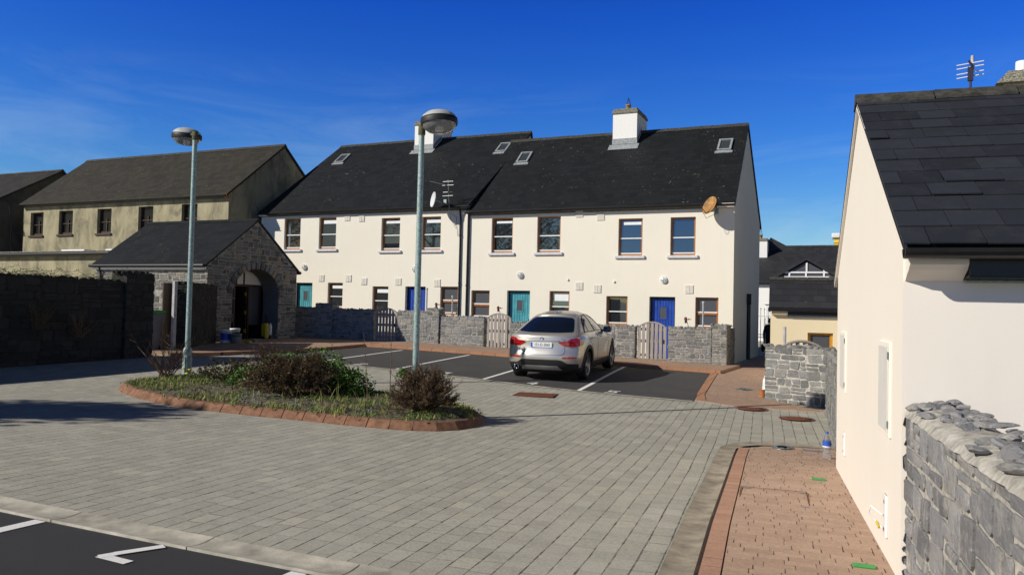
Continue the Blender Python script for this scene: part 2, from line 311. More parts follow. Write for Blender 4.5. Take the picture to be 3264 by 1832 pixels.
def leaf_mat(name, a, b, rough=0.55):
    t = NT(name); t.col(t.ramp(t.attr('rnd'), [(0.0, a), (1.0, b)])); t.rough(rough); t.b.inputs['Specular IOR Level'].default_value = 0.3
    return t.m
M['leaf'] = leaf_mat('glossy_leaf', (0.025, 0.07, 0.01), (0.13, 0.24, 0.035), 0.5)
M['grass'] = leaf_mat('grass_blade', (0.16, 0.17, 0.04), (0.42, 0.40, 0.14), 0.7)
M['weed'] = leaf_mat('green_weed', (0.06, 0.12, 0.02), (0.15, 0.26, 0.05), 0.6)
M['twig'] = leaf_mat('brown_twig', (0.065, 0.042, 0.027), (0.20, 0.13, 0.075), 0.8)
M['twig_red'] = leaf_mat('reddish_twig', (0.085, 0.048, 0.036), (0.25, 0.16, 0.11), 0.8)
M['drytwig'] = leaf_mat('small_brown_leaf', (0.045, 0.035, 0.016), (0.15, 0.105, 0.05), 0.7)
M['treeleaf'] = leaf_mat('tree_leaf', (0.012, 0.028, 0.008), (0.05, 0.085, 0.025), 0.6)

# ------------------------------------------------------------------ mesh builder
class MB:
    def __init__(s): s.v = []; s.f = []; s.mi = []; s.r = []; s.mats = []; s.sm = []
    def mat(s, m):
        m = M[m] if isinstance(m, str) else m
        if m not in s.mats: s.mats.append(m)
        return s.mats.index(m)
    def add(s, vs, fs, m, rnd=None, smooth=False):
        o = len(s.v); k = s.mat(m); s.v += [tuple(p) for p in vs]
        for f in fs:
            s.f.append(tuple(o+i for i in f)); s.mi.append(k); s.r.append(random.random() if rnd is None else rnd); s.sm.append(smooth)
        return o
    def box(s, x0, x1, y0, y1, z0, z1, m, rnd=None, M4=None):
        vs = [(x0, y0, z0), (x1, y0, z0), (x1, y1, z0), (x0, y1, z0), (x0, y0, z1), (x1, y0, z1), (x1, y1, z1), (x0, y1, z1)]
        if M4: vs = [tuple(M4 @ Vector(p)) for p in vs]
        s.add(vs, [(0, 3, 2, 1), (4, 5, 6, 7), (0, 1, 5, 4), (1, 2, 6, 5), (2, 3, 7, 6), (3, 0, 4, 7)], m, rnd)
    def bbox(s, x0, x1, y0, y1, z0, z1, m, b=0.01, rnd=None, M4=None):
        """box with chamfered vertical and top edges"""
        b = min(b, (x1-x0)*.45, (y1-y0)*.45, (z1-z0)*.45)
        ring = lambda i, z: [(x0+i+b, y0+i, z), (x1-i-b, y0+i, z), (x1-i, y0+i+b, z), (x1-i, y1-i-b, z), (x1-i-b, y1-i, z), (x0+i+b, y1-i, z), (x0+i, y1-i-b, z), (x0+i, y0+i+b, z)]
        vs = ring(b*.6, z0)+ring(0, z0+b)+ring(0, z1-b)+ring(b*.6, z1)
        if M4: vs = [tuple(M4 @ Vector(p)) for p in vs]
        fs = [tuple(range(7, -1, -1)), tuple(range(24, 32))]
        for k in range(3):
            for i in range(8): j = (i+1) % 8; fs.append((k*8+i, k*8+j, (k+1)*8+j, (k+1)*8+i))
        s.add(vs, fs, m, rnd)
    def tube(s, pts, rad, m, n=8, caps=True, rnd=None, smooth=True):
        pts = [Vector(p) for p in pts]; k = len(pts); rads = rad if isinstance(rad, (list, tuple)) else [rad]*k
        rings = []
        for i, p in enumerate(pts):
            d = (pts[min(i+1, k-1)]-pts[max(i-1, 0)])
            if d.length < 1e-9: d = Vector((0, 0, 1))
            d.normalize(); a = d.orthogonal().normalized() if i == 0 else None
            if i == 0: ref = a
            ref = (ref - d*ref.dot(d))
            if ref.length < 1e-6: ref = d.orthogonal()
            ref.normalize(); b = d.cross(ref)
            rings += [p+(ref*math.cos(2*math.pi*j/n)+b*math.sin(2*math.pi*j/n))*rads[i] for j in range(n)]
        fs = []
        for i in range(k-1):
            for j in range(n): q = (j+1) % n; fs.append((i*n+j, i*n+q, (i+1)*n+q, (i+1)*n+j))
        s.add(rings, fs, m, rnd, smooth)
        if caps and n > 2:
            s.add(rings[:n], [tuple(range(n-1, -1, -1))], m, rnd); s.add(rings[-n:], [tuple(range(n))], m, rnd)
    def lathe(s, prof, m, n=24, c=(0, 0, 0), rnd=None, smooth=True, M4=None, caps=True):
        vs = []; fs = []
        for (r, z) in prof:
            for j in range(n): a = 2*math.pi*j/n; vs.append((c[0]+r*math.cos(a), c[1]+r*math.sin(a), c[2]+z))
        if M4: vs = [tuple(M4 @ Vector(p)) for p in vs]
        for i in range(len(prof)-1):
            for j in range(n): q = (j+1) % n; fs.append((i*n+j, i*n+q, (i+1)*n+q, (i+1)*n+j))
        s.add(vs, fs, m, rnd, smooth)
        L = len(prof)
        if not caps: return
        if prof[0][0] > 1e-4: s.add(vs[:n], [tuple(range(n-1, -1, -1))], m, rnd)
        if prof[-1][0] > 1e-4: s.add(vs[(L-1)*n:], [tuple(range(n))], m, rnd)
    def poly(s, pts, m, rnd=None): s.add(pts, [tuple(range(len(pts)))], m, rnd)
    def prism(s, pts, d, m, rnd=None):
        """closed outline extruded by vector d"""
        n = len(pts); d = Vector(d); a = [Vector(p) for p in pts]; b = [p+d for p in a]
        fs = [tuple(range(n-1, -1, -1)), tuple(range(n, 2*n))]+[(i, (i+1) % n, n+(i+1) % n, n+i) for i in range(n)]
        s.add(a+b, fs, m, rnd)
    def build(s, name, parent=None, world=True, recalc=True):
        me = bpy.data.meshes.new(name); me.from_pydata(s.v, [], s.f)
        for m in s.mats: me.materials.append(m)
        me.polygons.foreach_set('material_index', s.mi); me.polygons.foreach_set('use_smooth', s.sm)
        at = me.attributes.new('rnd', 'FLOAT', 'FACE'); at.data.foreach_set('value', s.r)
        if recalc:
            bm = bmesh.new(); bm.from_mesh(me); bmesh.ops.recalc_face_normals(bm, faces=bm.faces); bm.to_mesh(me); bm.free()
        me.update(); o = bpy.data.objects.new(name, me); COL.objects.link(o)
        if parent:
            o.parent = parent
            if world: o.matrix_parent_inverse = top_matrix(parent).inverted()
        return o
def top_matrix(o):
    m = Matrix.Translation(o.location) @ o.rotation_euler.to_matrix().to_4x4()
    return top_matrix(o.parent) @ o.matrix_parent_inverse @ m if o.parent else m
def tag(o, label, cat, group=None, kind=None):
    o['label'] = label; o['category'] = cat
    if group: o['group'] = group
    if kind: o['kind'] = kind
    return o
def thing(name, label, cat, loc=(0, 0, 0), rot=(0, 0, 0), group=None):
    o = bpy.data.objects.new(name, None); COL.objects.link(o); o.location = loc; o.rotation_euler = rot; o.empty_display_size = 0.2
    return tag(o, label, cat, group)
def struct(o): o['kind'] = 'structure'; return o
def dup(o, parent=None):
    c = o.copy(); COL.objects.link(c); c.parent = parent
    if parent: c.matrix_parent_inverse = o.matrix_parent_inverse.copy()
    for ch in list(o.children): dup(ch, c)
    return c

# ------------------------------------------------------------------ ground level: a gently dished court
CP = np.array([[-0.993, 4.701, 0.03], [-4.771, 3.353, 0.03], [-8.73, 4.877, 0.07], [-0.316, 10.692, -0.15], [-1.488, 12.469, -0.16], [-1.832, 15.708, -0.13], [-6.914, 11.482, -0.19], [-12.271, 11.62, 0.05], [-7.395, 17.396, -0.02], [-5.978, 18.025, -0.02], [-6.064, 21.051, 0.105], [-5.527, 24.352, 0.097], [-3.644, 24.423, 0.05], [-15.49, 24.415, 0.375], [-19.09, 23.2, 0.33], [-19.06, 18.9, 0.31], [-16.871, 10.891, 0.2], [-16.23, 14.13, 0.27], [-0.355, 2.031, 0.03], [1.678, 7.31, -0.09], [-14.214, 2.442, 0.15], [-2.325, 27.415, 0.05], [-4.862, 30.665, 0.05]])
def _U(r): r2 = r*r; return np.where(r2 > 0, r2*np.log(np.maximum(r2, 1e-12)), 0)
def _solve():
    n = len(CP); D = np.linalg.norm(CP[:, None, :2]-CP[None, :, :2], axis=2); A = np.zeros((n+3, n+3))
    A[:n, :n] = _U(D)+np.eye(n)*30.0; A[:n, n] = 1; A[:n, n+1:] = CP[:, :2]; A[n, :n] = 1; A[n+1:, :n] = CP[:, :2].T
    return np.linalg.solve(A, np.r_[CP[:, 2], 0, 0, 0])
SOL = _solve(); NC = len(CP)
def gz(X, Y):
    X = min(max(X, -28.), 4.); Y = min(max(Y, -1.), 32.)
    r = np.hypot(X-CP[:, 0], Y-CP[:, 1])
    return float(_U(r) @ SOL[:NC]+SOL[NC]+SOL[NC+1]*X+SOL[NC+2]*Y)
def ground():
    xs = [-900, -400, -150, -70, -45] + [-36+0.5*i for i in range(95)] + [18, 40, 90, 250, 900]
    ys = [-600, -200, -60, -25, -10] + [-5+0.5*i for i in range(84)] + [42, 60, 100, 250, 600, 1500]
    vs = [(x, y, gz(x, y)) for y in ys for x in xs]; nx = len(xs)
    mb = MB(); mb.add(vs, [(j*nx+i, j*nx+i+1, (j+1)*nx+i+1, (j+1)*nx+i) for j in range(len(ys)-1) for i in range(nx-1)], 'paver', smooth=True)
    return struct(mb.build('ground'))
ground()
def resample(pl, n):
    P = [Vector((p[0], p[1], 0)) for p in pl]; d = [0]
    for a, b in zip(P, P[1:]): d.append(d[-1]+(b-a).length)
    out = []
    for i in range(n+1):
        t = d[-1]*i/n; k = max(j for j in range(len(d)) if d[j] <= t+1e-9); k = min(k, len(P)-2)
        f = (t-d[k])/max(1e-9, d[k+1]-d[k]); out.append(P[k].lerp(P[k+1], min(1, f)))
    return out
def drape(mb, A, B, m, dz, nu=40, nv=12, skirt=0.0, sag=None):
    a = resample(A, nu); b = resample(B, nu); vs = []
    for j in range(nv+1):
        for i in range(nu+1):
            p = a[i].lerp(b[i], j/nv); z = gz(p.x, p.y)+dz+(sag(j/nv) if sag else 0); vs.append((p.x, p.y, z))
    w = nu+1
    mb.add(vs, [(j*w+i, j*w+i+1, (j+1)*w+i+1, (j+1)*w+i) for j in range(nv) for i in range(nu)], m, smooth=True)
    if skirt:
        rim = [(0, i) for i in range(nu+1)]+[(j, nu) for j in range(1, nv+1)]+[(nv, i) for i in range(nu-1, -1, -1)]+[(j, 0) for j in range(nv-1, 0, -1)]
        top = [vs[j*w+i] for j, i in rim]; k = len(top); bot = [(p[0], p[1], p[2]-skirt) for p in top]
        mb.add(top+bot, [(i, (i+1) % k, k+(i+1) % k, k+i) for i in range(k)], m)

def surfaces():
    mb = MB()   # far parking bays
    front = [(-15.9, 16.75), (-12.65, 16.95), (-8.53, 16.8), (-5.6, 16.3), (-3.05, 16.1)]
    back = [(-15.0, 21.95), (-13.43, 22.02), (-10.4, 22.1), (-6.5, 22.05), (-3.73, 22.0)]
    drape(mb, front, back, 'tarmac', 0.008, 60, 26); struct(mb.build('parking_bays_tarmac'))
    mb = MB(); drape(mb, [(p[0]-.02, p[1]-.12) for p in front], front, 'concrete', 0.012, 60, 1); struct(mb.build('bay_edge_strip'))
    mb = MB()   # near bay, lower left, and its dished channel
    drape(mb, [(-16, 3.9), (-5.9, 3.9), (-2.98, 3.9), (-1.0, 3.9)], [(-16, -2), (-5.9, -2), (-2.98, -2), (-1.0, -2)], 'tarmac_near', 0.008, 60, 24); struct(mb.build('near_bay_tarmac'))
    mb = MB(); sag = lambda t: 0.012-0.024*math.sin(math.pi*t)*0.6
    x = -16.0; cuts = [-6.9, -5.35, -4.03, -2.83, -1.6, -0.95]
    for a, b in zip([-16]+cuts[:-1], cuts):
        drape(mb, [(a+.006, 4.14), (b-.006, 4.14)], [(a+.02, 3.88), (b+.008, 3.88)], 'concrete', 0.016, 16, 6, skirt=0.03, sag=sag)
    struct(mb.build('drain_channel'))
    # right hand footway: dished channel, red edging, stretcher paving
    e6 = lambda k, y: (k-math.tan(A6)*(y-11.3), y)
    mb = MB(); drape(mb, [(-.75, 1.0), (-.93, 3.0), (-1.30, 6.5), (-1.64, 10.2), (-1.69, 10.9), (-1.60, 11.3), (-1.36, 11.58), (-.95, 11.72), (-.25, 11.86)], [(-.5, 1.0), (-.72, 3.0), (-1.09, 6.5), (-1.43, 10.2), (-1.48, 10.85), (-1.41, 11.13), (-1.24, 11.32), (-.9, 11.43), (-.25, 11.56)], 'concrete_dark', 0.024, 80, 5, sag=lambda t: -0.010*math.sin(math.pi*t)); struct(mb.build('footway_channel'))
    inner = [(-1.455, 10.95), (-1.40, 10.2), (-1.06, 6.5), (-0.69, 3.0), (-0.47, 1.0)]
    inn2 = [(x+.13, y) for x, y in inner]; wall = [(-0.25, 11.5), (-0.20, 10.3), (0.18, 6.5), (0.50, 3.5), (0.75, 1.0)]
    mb = MB(); drape(mb, inner, inn2, 'rededge', 0.03, 40, 2, skirt=0.05); struct(mb.build('footway_edging'))
    inn3 = [(x+.011, y) for x, y in inn2]
    mb = MB(); drape(mb, inn3, wall, 'redpave', 0.028, 40, 10, skirt=0.05); struct(mb.build('footway_paving'))
    mb = MB(); drape(mb, [(-1.31, 10.95), (-1.2, 11.22), (-.9, 11.38), (-.25, 11.5)], [(-1.31, 10.9), (-1.2, 10.9), (-.9, 10.9), (-.25, 10.9)], 'redpave', 0.027, 16, 4); struct(mb.build('footway_end_paving'))
    # path in front of the gardens: raised, with a red kerb
    mb = MB(); drape(mb, [(-15.1, 22.24), (-10.4, 22.38), (-6.5, 22.32), (-3.45, 22.26)], [(-15.3, 24.75), (-10.4, 24.75), (-6.5, 24.75), (-3.30, 24.75)], 'redpath', 0.085, 50, 10, skirt=0.2); struct(mb.build('terrace_path'))
    mb = MB(); drape(mb, [(-15.05, 21.96), (-13.43, 22.04), (-10.4, 22.12), (-6.5, 22.07), (-3.45, 22.02)], [(-15.1, 22.23), (-13.4, 22.3), (-10.4, 22.37), (-6.5, 22.31), (-3.45, 22.25)], 'redkerb', 0.095, 60, 2, skirt=0.2); struct(mb.build('path_kerb'))
    # apron right of the bays and lane past the gable
    mb = MB(); drape(mb, [(-3.70, 22.0), (-3.18, 17.2), (-3.0, 16.2), (-2.2, 15.75)], [(-1.9, 22.0), (-1.7, 18.5), (-1.5, 17.0), (-0.45, 15.9)], 'redpath', 0.016, 30, 10, skirt=0.03); struct(mb.build('apron_paving'))
    mb = MB(); drape(mb, [(-3.70, 22.01), (-3.18, 17.2), (-3.02, 16.25)], [(-3.52, 22.01), (-3.02, 17.15), (-2.84, 16.3)], 'redkerb', 0.03, 30, 1, skirt=0.05); struct(mb.build('apron_kerb'))
    mb = MB(); drape(mb, [(-3.44, 22.02), (-3.44, 26.0), (-3.7, 40)], [(-1.9, 22.02), (-1.9, 26.0), (-1.9, 40)], 'redpath', 0.012, 20, 4); struct(mb.build('lane_paving'))
    # path in front of the lodge, kerbed
    kerb = [(-15.9, 15.0), (-15.6, 16.6), (-15.2, 18.6), (-15.05, 20.4), (-15.1, 22.2)]
    mb = MB(); drape(mb, [(-19.9, 15.0), (-19.9, 16.6), (-19.9, 18.6), (-19.9, 20.4), (-19.9, 24.6)], [(x-.16, y) for x, y in kerb[:-1]]+[(-15.3, 24.6)], 'redpath', 0.085, 40, 8, skirt=0.2); struct(mb.build('lodge_path'))
    mb = MB(); drape(mb, [(x-.15, y) for x, y in kerb], kerb, 'redkerb', 0.095, 40, 2, skirt=0.2); struct(mb.build('lodge_path_kerb'))
surfaces()

def markings():
    g = 'white lines between the parking bays'
    def line(a, b, w, label, dz=0.013):
        mb = MB(); d = Vector((b[0]-a[0], b[1]-a[1])).normalized(); n = Vector((-d.y, d.x))*w/2
        drape(mb, [(a[0]+n.x, a[1]+n.y), (b[0]+n.x, b[1]+n.y)], [(a[0]-n.x, a[1]-n.y), (b[0]-n.x, b[1]-n.y)], 'roadpaint', dz, 24, 1)
        tag(mb.build('bay_line'), label, 'road marking', g)
    line((-13.02, 17.0), (-13.4, 21.6), .085, 'white bay line ending below the post pier of the left garden wall')
    line((-10.68, 16.95), (-11.05, 21.75), .085, 'white bay line passing behind the lamp post with the bush at its foot')
    line((-8.12, 16.75), (-8.45, 21.4), .09, 'white bay line running along the left side of the parked car')
    line((-5.58, 16.3), (-6.1, 21.8), .10, 'white bay line on the right of the parked car, half in its shadow')
    line((-5.42, 3.86), (-5.36, 0.5), .115, 'white bay line cut by the left edge beside the large number 7')
    line((-3.08, 3.86), (-3.0, 0.5), .115, 'white bay line stub at the lower edge beside the concrete channel')
    # bay numbers
    def stroke(mb, pts, w, dz=0.014):
        for a, b in zip(pts, pts[1:]):
            a = Vector(a); b = Vector(b); d = (b-a).normalized(); n = Vector((-d.y, d.x))*w/2; a2 = a-d*w*.28; b2 = b+d*w*.28
            drape(mb, [a2+n, b2+n], [a2-n, b2-n], 'roadpaint', dz, 4, 1); dz += 0.0012
    G = {'2': [(0, .8), (.2, 1), (.5, .95), (.55, .7), (.0, 0), (.6, 0)], '3': [(0, .95), (.5, .95), (.25, .58), (.5, .45), (.5, .15), (.25, 0), (0, .1)], '4': [(.42, 0), (.42, 1), (0, .35), (.62, .35)], '5': [(.55, 1), (.08, 1), (.05, .58), (.4, .6), (.55, .35), (.4, .05), (0, .05)]}
    for ch, x, y, s, lab in (('2', -11.98, 16.98, .36, 'white number 2 painted on the leftmost lit bay by the paving edge'), ('3', -9.43, 16.93, .36, 'white number 3 painted on the bay between lamp post and car'), ('4', -6.98, 16.62, .36, 'white number 4 painted on tarmac behind the parked car'), ('5', -4.98, 16.28, .40, 'white number 5 painted on the empty bay right of the car')):
        mb = MB(); stroke(mb, [(x+p*s, y+q*s) for p, q in G[ch]], .055); tag(mb.build('bay_number'), lab, 'road marking', 'painted bay numbers')
    mb = MB(); stroke(mb, [(-4.115, 3.50), (-4.335, 3.51), (-4.30, 3.60), (-4.19, 3.83)], .075); tag(mb.build('bay_number'), 'large white number 7 painted on the near dark tarmac bay', 'road marking', 'painted bay numbers')
markings()

# ------------------------------------------------------------------ stonework
def stone_face(mb, O, U, N, w, h, mat, rs, row=(.09, .19), ln=(.14, .46), gap=.017, dep=(.006, .02), skip=.01, inside=None, V=(0, 0, 1)):
    O, U, N, V = Vector(O), Vector(U).normalized(), Vector(N).normalized(), Vector(V); st = 0.0
    while st < w-.01:
        sw = rs.uniform(.7, 1.5); sw = w-st if w-st-sw < .5 else sw; z = 0.0; tilt = rs.uniform(-.03, .03)
        while z < h-0.03:
            rh = min(rs.uniform(*row)*rs.choice((.75, 1, 1, 1.25)), h-z)
            if h-z-rh < 0.05: rh = h-z
            x = st-rs.uniform(-.05, .05)*(st > 0); e1 = st+sw+(rs.uniform(-.06, .06) if st+sw < w-.01 else 0)
            while x < e1-.03:
                l = rs.uniform(*ln)*(1.0 if rh < .15 else .8); x0, x1 = max(0, x), min(e1, x+l)
                if e1-x1 < .08: x1 = e1
                x1 = min(x1, w); parts = [(z, z+rh)]
                if rh > .13 and rs.random() < .4: c = z+rh*rs.uniform(.35, .65); parts = [(z, c), (c, z+rh)]
                if x1-x0 > .05:
                    for (za, zb) in parts:
                        cx, cz = (x0+x1)/2, (za+zb)/2
                        if inside and not inside(cx, cz): continue
                        if rs.random() < skip: continue
                        jj = min(.02, .10*min(x1-x0, zb-za)+.004); j = lambda q=1.0: rs.uniform(-jj, jj)*q; d = rs.uniform(*dep); g = gap/2+rs.uniform(0, .007)
                        cl = lambda v: min(max(v, .004), w-.004)
                        q = [(cl(x0+g+j()), max(za+g+j(.7), .0)), (cl(x1-g+j()), max(za+g+j(.7), .0)), (cl(x1-g+j()), min(zb-g+j(.7), h)), (cl(x0+g+j()), min(zb-g+j(.7), h))]
                        mx = min(.028, (x1-x0)*.2, (zb-za)*.26)
                        def octo(ins, cut):
                            r = []
                            for p, n1, n2 in ((q[0], (1, 0), (0, 1)), (q[1], (0, 1), (-1, 0)), (q[2], (-1, 0), (0, -1)), (q[3], (0, -1), (1, 0))):
                                base = (p[0]+ins*(n1[0]+n2[0]), p[1]+ins*(n1[1]+n2[1])); c1, c2 = cut*rs.uniform(.5, 1.4), cut*rs.uniform(.5, 1.4)
                                r.append((base[0]+c1*n2[0], base[1]+c1*n2[1])); r.append((base[0]+c2*n1[0], base[1]+c2*n1[1]))
                            return r
                        k1 = octo(0, mx*.8); cxm = sum(p[0] for p in k1)/8; czm = sum(p[1] for p in k1)/8; f = 1-min(.35, .011/min(x1-x0, zb-za)*2)
                        k2 = [(cxm+(a-cxm)*f, czm+(b-czm)*f) for a, b in k1]; sl = rs.uniform(-.5, .5)*d
                        vs = [O+U*a+V*b for a, b in k1]+[O+U*a+V*b+N*(d*.7) for a, b in k1]+[O+U*a+V*b+N*(d+sl*(a-cxm)/max(.05, x1-x0)+rs.uniform(-.003, .003)) for a, b in k2]+[O+U*cxm+V*czm+N*(d*1.15)]
                        fs = [(16+i, 16+(i+1) % 8, 24) for i in range(8)]
                        for t in (0, 8):
                            for i in range(8): fs.append((t+i, t+(i+1) % 8, t+8+(i+1) % 8, t+8+i))
                        mb.add(vs, fs, mat, rs.random())
                x = x1 if x1 > x else x+l
            z += rh
        st += sw
_ico = None
def rock(mb, c, s, mat, rs, rot=None, lo=False):
    global _ico
    if _ico is None:
        bm = bmesh.new(); bmesh.ops.create_icosphere(bm, subdivisions=2, radius=1); _ico = ([v.co.copy() for v in bm.verts], [tuple(v.index for v in f.verts) for f in bm.faces]); bm.free()
    vs, fs = _ico; o = Vector((rs.uniform(0, 99), rs.uniform(0, 99), rs.uniform(0, 99)))
    e = Euler(rot if rot else (rs.uniform(-.35, .35), rs.uniform(-.35, .35), rs.uniform(0, 6.28))).to_matrix()
    pl = [(Vector((rs.gauss(0, 1), rs.gauss(0, 1), rs.gauss(0, .8))).normalized(), rs.uniform(.5, .85)) for _ in range(11)]
    out = []
    for v in vs:
        k = v.copy()*(1+.18*mnoise.noise(v*1.3+o))
        for n, d in pl:
            q = k.dot(n)
            if q > d: k -= n*(q-d)
        k = Vector((k.x*s[0], k.y*s[1], k.z*s[2])); out.append(Vector(c)+e @ k)
    mb.add(out, fs, mat, rs.random())
def coping(mb, a, b, th, z, mat, rs, size=.10, dens=1.0, hgt=.045):
    a, b = Vector(a), Vector(b); d = b-a; L = d.length; d.normalize(); n = Vector((-d.y, d.x)); x = 0
    while x < L:
        for k in range(max(1, int(th/.16))):
            o = (k+.5)/max(1, int(th/.16))-.5
            p = a+d*(x+rs.uniform(-.03, .03))+n*(o*th*.85+rs.uniform(-.02, .02)); s = size*rs.uniform(.6, 1.25)
            rock(mb, (p.x, p.y, z+rs.uniform(0, .015)), (s*rs.uniform(.8, 1.3), s*.7, hgt*rs.uniform(.6, 1.5)), mat, rs, (rs.uniform(-.18, .18), rs.uniform(-.18, .18), math.atan2(d.y, d.x)+rs.uniform(-.5, .5)))
        x += size*1.35/dens
def wall_run(name, label, a, b, th, top, mat, mort, seed, faces='-', base=-0.15, cope=.10, ends=True, group=None, row=(.09, .19), ln=(.14, .46), root=None, dep=(.006, .02)):
    """straight rubble wall from a to b (its -n side is the front), its own thing"""
    rs = random.Random(seed); a = Vector((*a, 0)); b = Vector((*b, 0)); d = (b-a); L = d.length; d.normalize(); n = Vector((d.y, -d.x, 0))
    zb = min(gz(a.x, a.y), gz(b.x, b.y))+base
    mb = MB(); h = top-zb; c = .02
    core = [a+n*(th/2-c)+d*c, b+n*(th/2-c)-d*c, b-n*(th/2-c)-d*c, a-n*(th/2-c)+d*c]
    mb.prism([(p.x, p.y, zb) for p in core], (0, 0, h-.012), mort, .5)
    o = a+n*(th/2-c-.002)
    stone_face(mb, (o.x, o.y, zb), d, n, L, h, mat, rs, row, ln, dep=dep)
    if '+' in faces:
        o = b-n*(th/2-c-.002); stone_face(mb, (o.x, o.y, zb), -d, -n, L, h, mat, rs, row, ln, dep=dep)
    if ends:
        o = b+d*(-c-.002)+n*(th/2); stone_face(mb, (o.x, o.y, zb), -n, d, th, h, mat, rs, row, ln, dep=dep)
        o = a+d*(c+.002)-n*(th/2); stone_face(mb, (o.x, o.y, zb), n, -d, th, h, mat, rs, row, ln, dep=dep)
    r = root
    mid = (a+b)/2
    if not r: r = thing(name, label, 'wall', (mid.x, mid.y, gz(mid.x, mid.y)), group=group)
    mb.build('masonry', r)
    if cope:
        mb = MB(); coping(mb, (a.x, a.y), (b.x, b.y), th, top-.005, mat, rs, cope); mb.build('coping', r)
    return r

# ------------------------------------------------------------------ wall with openings (plane y = const, facing -Y)
def holed(mb, x0, x1, z0, z1, y, holes, mat, depth=.14, rev=None):
    xs = sorted({x0, x1, *[h[0] for h in holes], *[h[1] for h in holes]}); zs = sorted({z0, z1, *[h[2] for h in holes], *[h[3] for h in holes]})
    for xa, xb in zip(xs, xs[1:]):
        for za, zb in zip(zs, zs[1:]):
            cx, cz = (xa+xb)/2, (za+zb)/2
            if any(h[0] < cx < h[1] and h[2] < cz < h[3] for h in holes): continue
            mb.add([(xa, y, za), (xb, y, za), (xb, y, zb), (xa, y, zb)], [(0, 1, 2, 3)], mat, .5)
    for (a, b, c, d) in holes:
        for q in (((a, c), (a, d)), ((a, d), (b, d)), ((b, d), (b, c)), ((b, c), (a, c))):
            (p, r), (s_, t_) = q; mb.add([(p, y, r), (s_, y, t_), (s_, y+depth, t_), (p, y+depth, r)], [(0, 1, 2, 3)], rev or mat, .5)

def window(root, x0, x1, z0, z1, y, style='sash', sill=True, blind=0.0, frame='frame_wood', glass='glass', depth=.10, curtain=False, tilt=0.0, name='window'):
    """style sash: white bars at mid and foot; casement: vent over a fixed pane. frame part with sub-parts."""
    yb = y+depth; f = .055; mb = MB()
    mb.box(x0, x0+f, yb, yb+.05, z0, z1, frame); mb.box(x1-f, x1, yb, yb+.05, z0, z1, frame)
    mb.box(x0+f, x1-f, yb+.001, yb+.051, z1-f, z1, frame); mb.box(x0+f, x1-f, yb+.001, yb+.051, z0, z0+f*1.25, frame)
    g = .018; zm = z0+(z1-z0)*(.47 if style == 'sash' else .52)
    mb.box(x0+f, x0+f+g, yb+.016, yb+.05, z0+f*1.25, z1-f, frame); mb.box(x1-f-g, x1-f, yb+.016, yb+.05, z0+f*1.25, z1-f, frame)
    if style == 'casement': mb.box(x0+f, x1-f, yb-.012, yb+.048, zm-.085, zm-.02, frame)
    fr = mb.build(name, root)
    mb = MB(); mb.box(x0+f-.01, x1-f+.01, yb-.008, yb+.044, zm-.018, zm+.018, 'white_paint'); mb.build('glazing_bar', fr)
    mb = MB(); mb.box(x0+f-.01, x1-f+.01, yb-.008, yb+.044, z0+f*1.25-.004, z0+f*1.25+.03, 'white_paint'); mb.build('glazing_bar', fr)
    mb = MB(); q = math.sin(R(tilt))*(z1-z0)/2
    mb.add([(x0+f, yb+.034+q, z0+f), (x1-f, yb+.034+q, z0+f), (x1-f, yb+.034-q, z1-f), (x0+f, yb+.034-q, z1-f)], [(0, 1, 2, 3)], glass); mb.build('pane', fr)
    if blind:
        mb = MB(); zt = z1-f-.055; mb.box(x0+f+.1, x1-f-.02, yb+.018, yb+.024, zt-blind, zt, 'blind'); mb.build('blind', fr)
    if curtain:
        mb = MB(); xs = [x0+f+.03+.018*i for i in range(9)]
        vs = [(x, yb+.028+.003*(i % 2), z) for z in (z0+f+.05, z1-f-.03) for i, x in enumerate(xs)]
        mb.add(vs, [(i, i+1, 10+i, 9+i) for i in range(8)], 'curtain'); mb.build('curtain', fr)
    if sill:
        mb = MB(); mb.bbox(x0-.10, x1+.10, y-.075, yb+.0, z0-.10, z0-.004, 'sill', .012); mb.build('sill', fr)
    return fr
def door(root, x0, x1, z0, z1, y, mat, depth=.16):
    yb = y+depth; mb = MB(); f = .05
    mb.box(x0, x0+f, yb-.02, yb+.05, z0, z1, 'black_plastic'); mb.box(x1-f, x1, yb-.02, yb+.05, z0, z1, 'black_plastic'); mb.box(x0+f, x1-f, yb-.019, yb+.05, z1-f, z1, 'black_plastic')
    w = (x1-x0-2*f); n = 8
    gx0, gx1 = x0+f+w*.36, x0+f+w*.64; gz0, gz1 = z0+1.36, z0+1.75
    for i in range(n):
        a, b = x0+f+w*i/n+.003, x0+f+w*(i+1)/n-.003
        mb.bbox(a, b, yb, yb+.04, z0+.02, z1-f-.004, mat, .006)
    d = mb.build('door', root)
    mb = MB(); 
    for q in ((gx0-.03, gx1+.03, gz0-.03, gz0), (gx0-.03, gx1+.03, gz1, gz1+.03), (gx0-.03, gx0, gz0, gz1), (gx1, gx1+.03, gz0, gz1)): mb.box(q[0], q[1], yb-.016, yb+.01, q[2], q[3], mat)
    mb.box(gx0, gx1, yb-.006, yb+.01, gz0, gz1, 'frosted'); mb.build('door_light', d)
    mb = MB(); mb.tube([(x1-f-.07, yb-.045, z0+1.02), (x1-f-.19, yb-.045, z0+1.02)], .01, 'steel'); mb.box(x1-f-.085, x1-f-.055, yb-.05, yb+.002, z0+.98, z0+1.07, 'steel'); mb.build('handle', d)
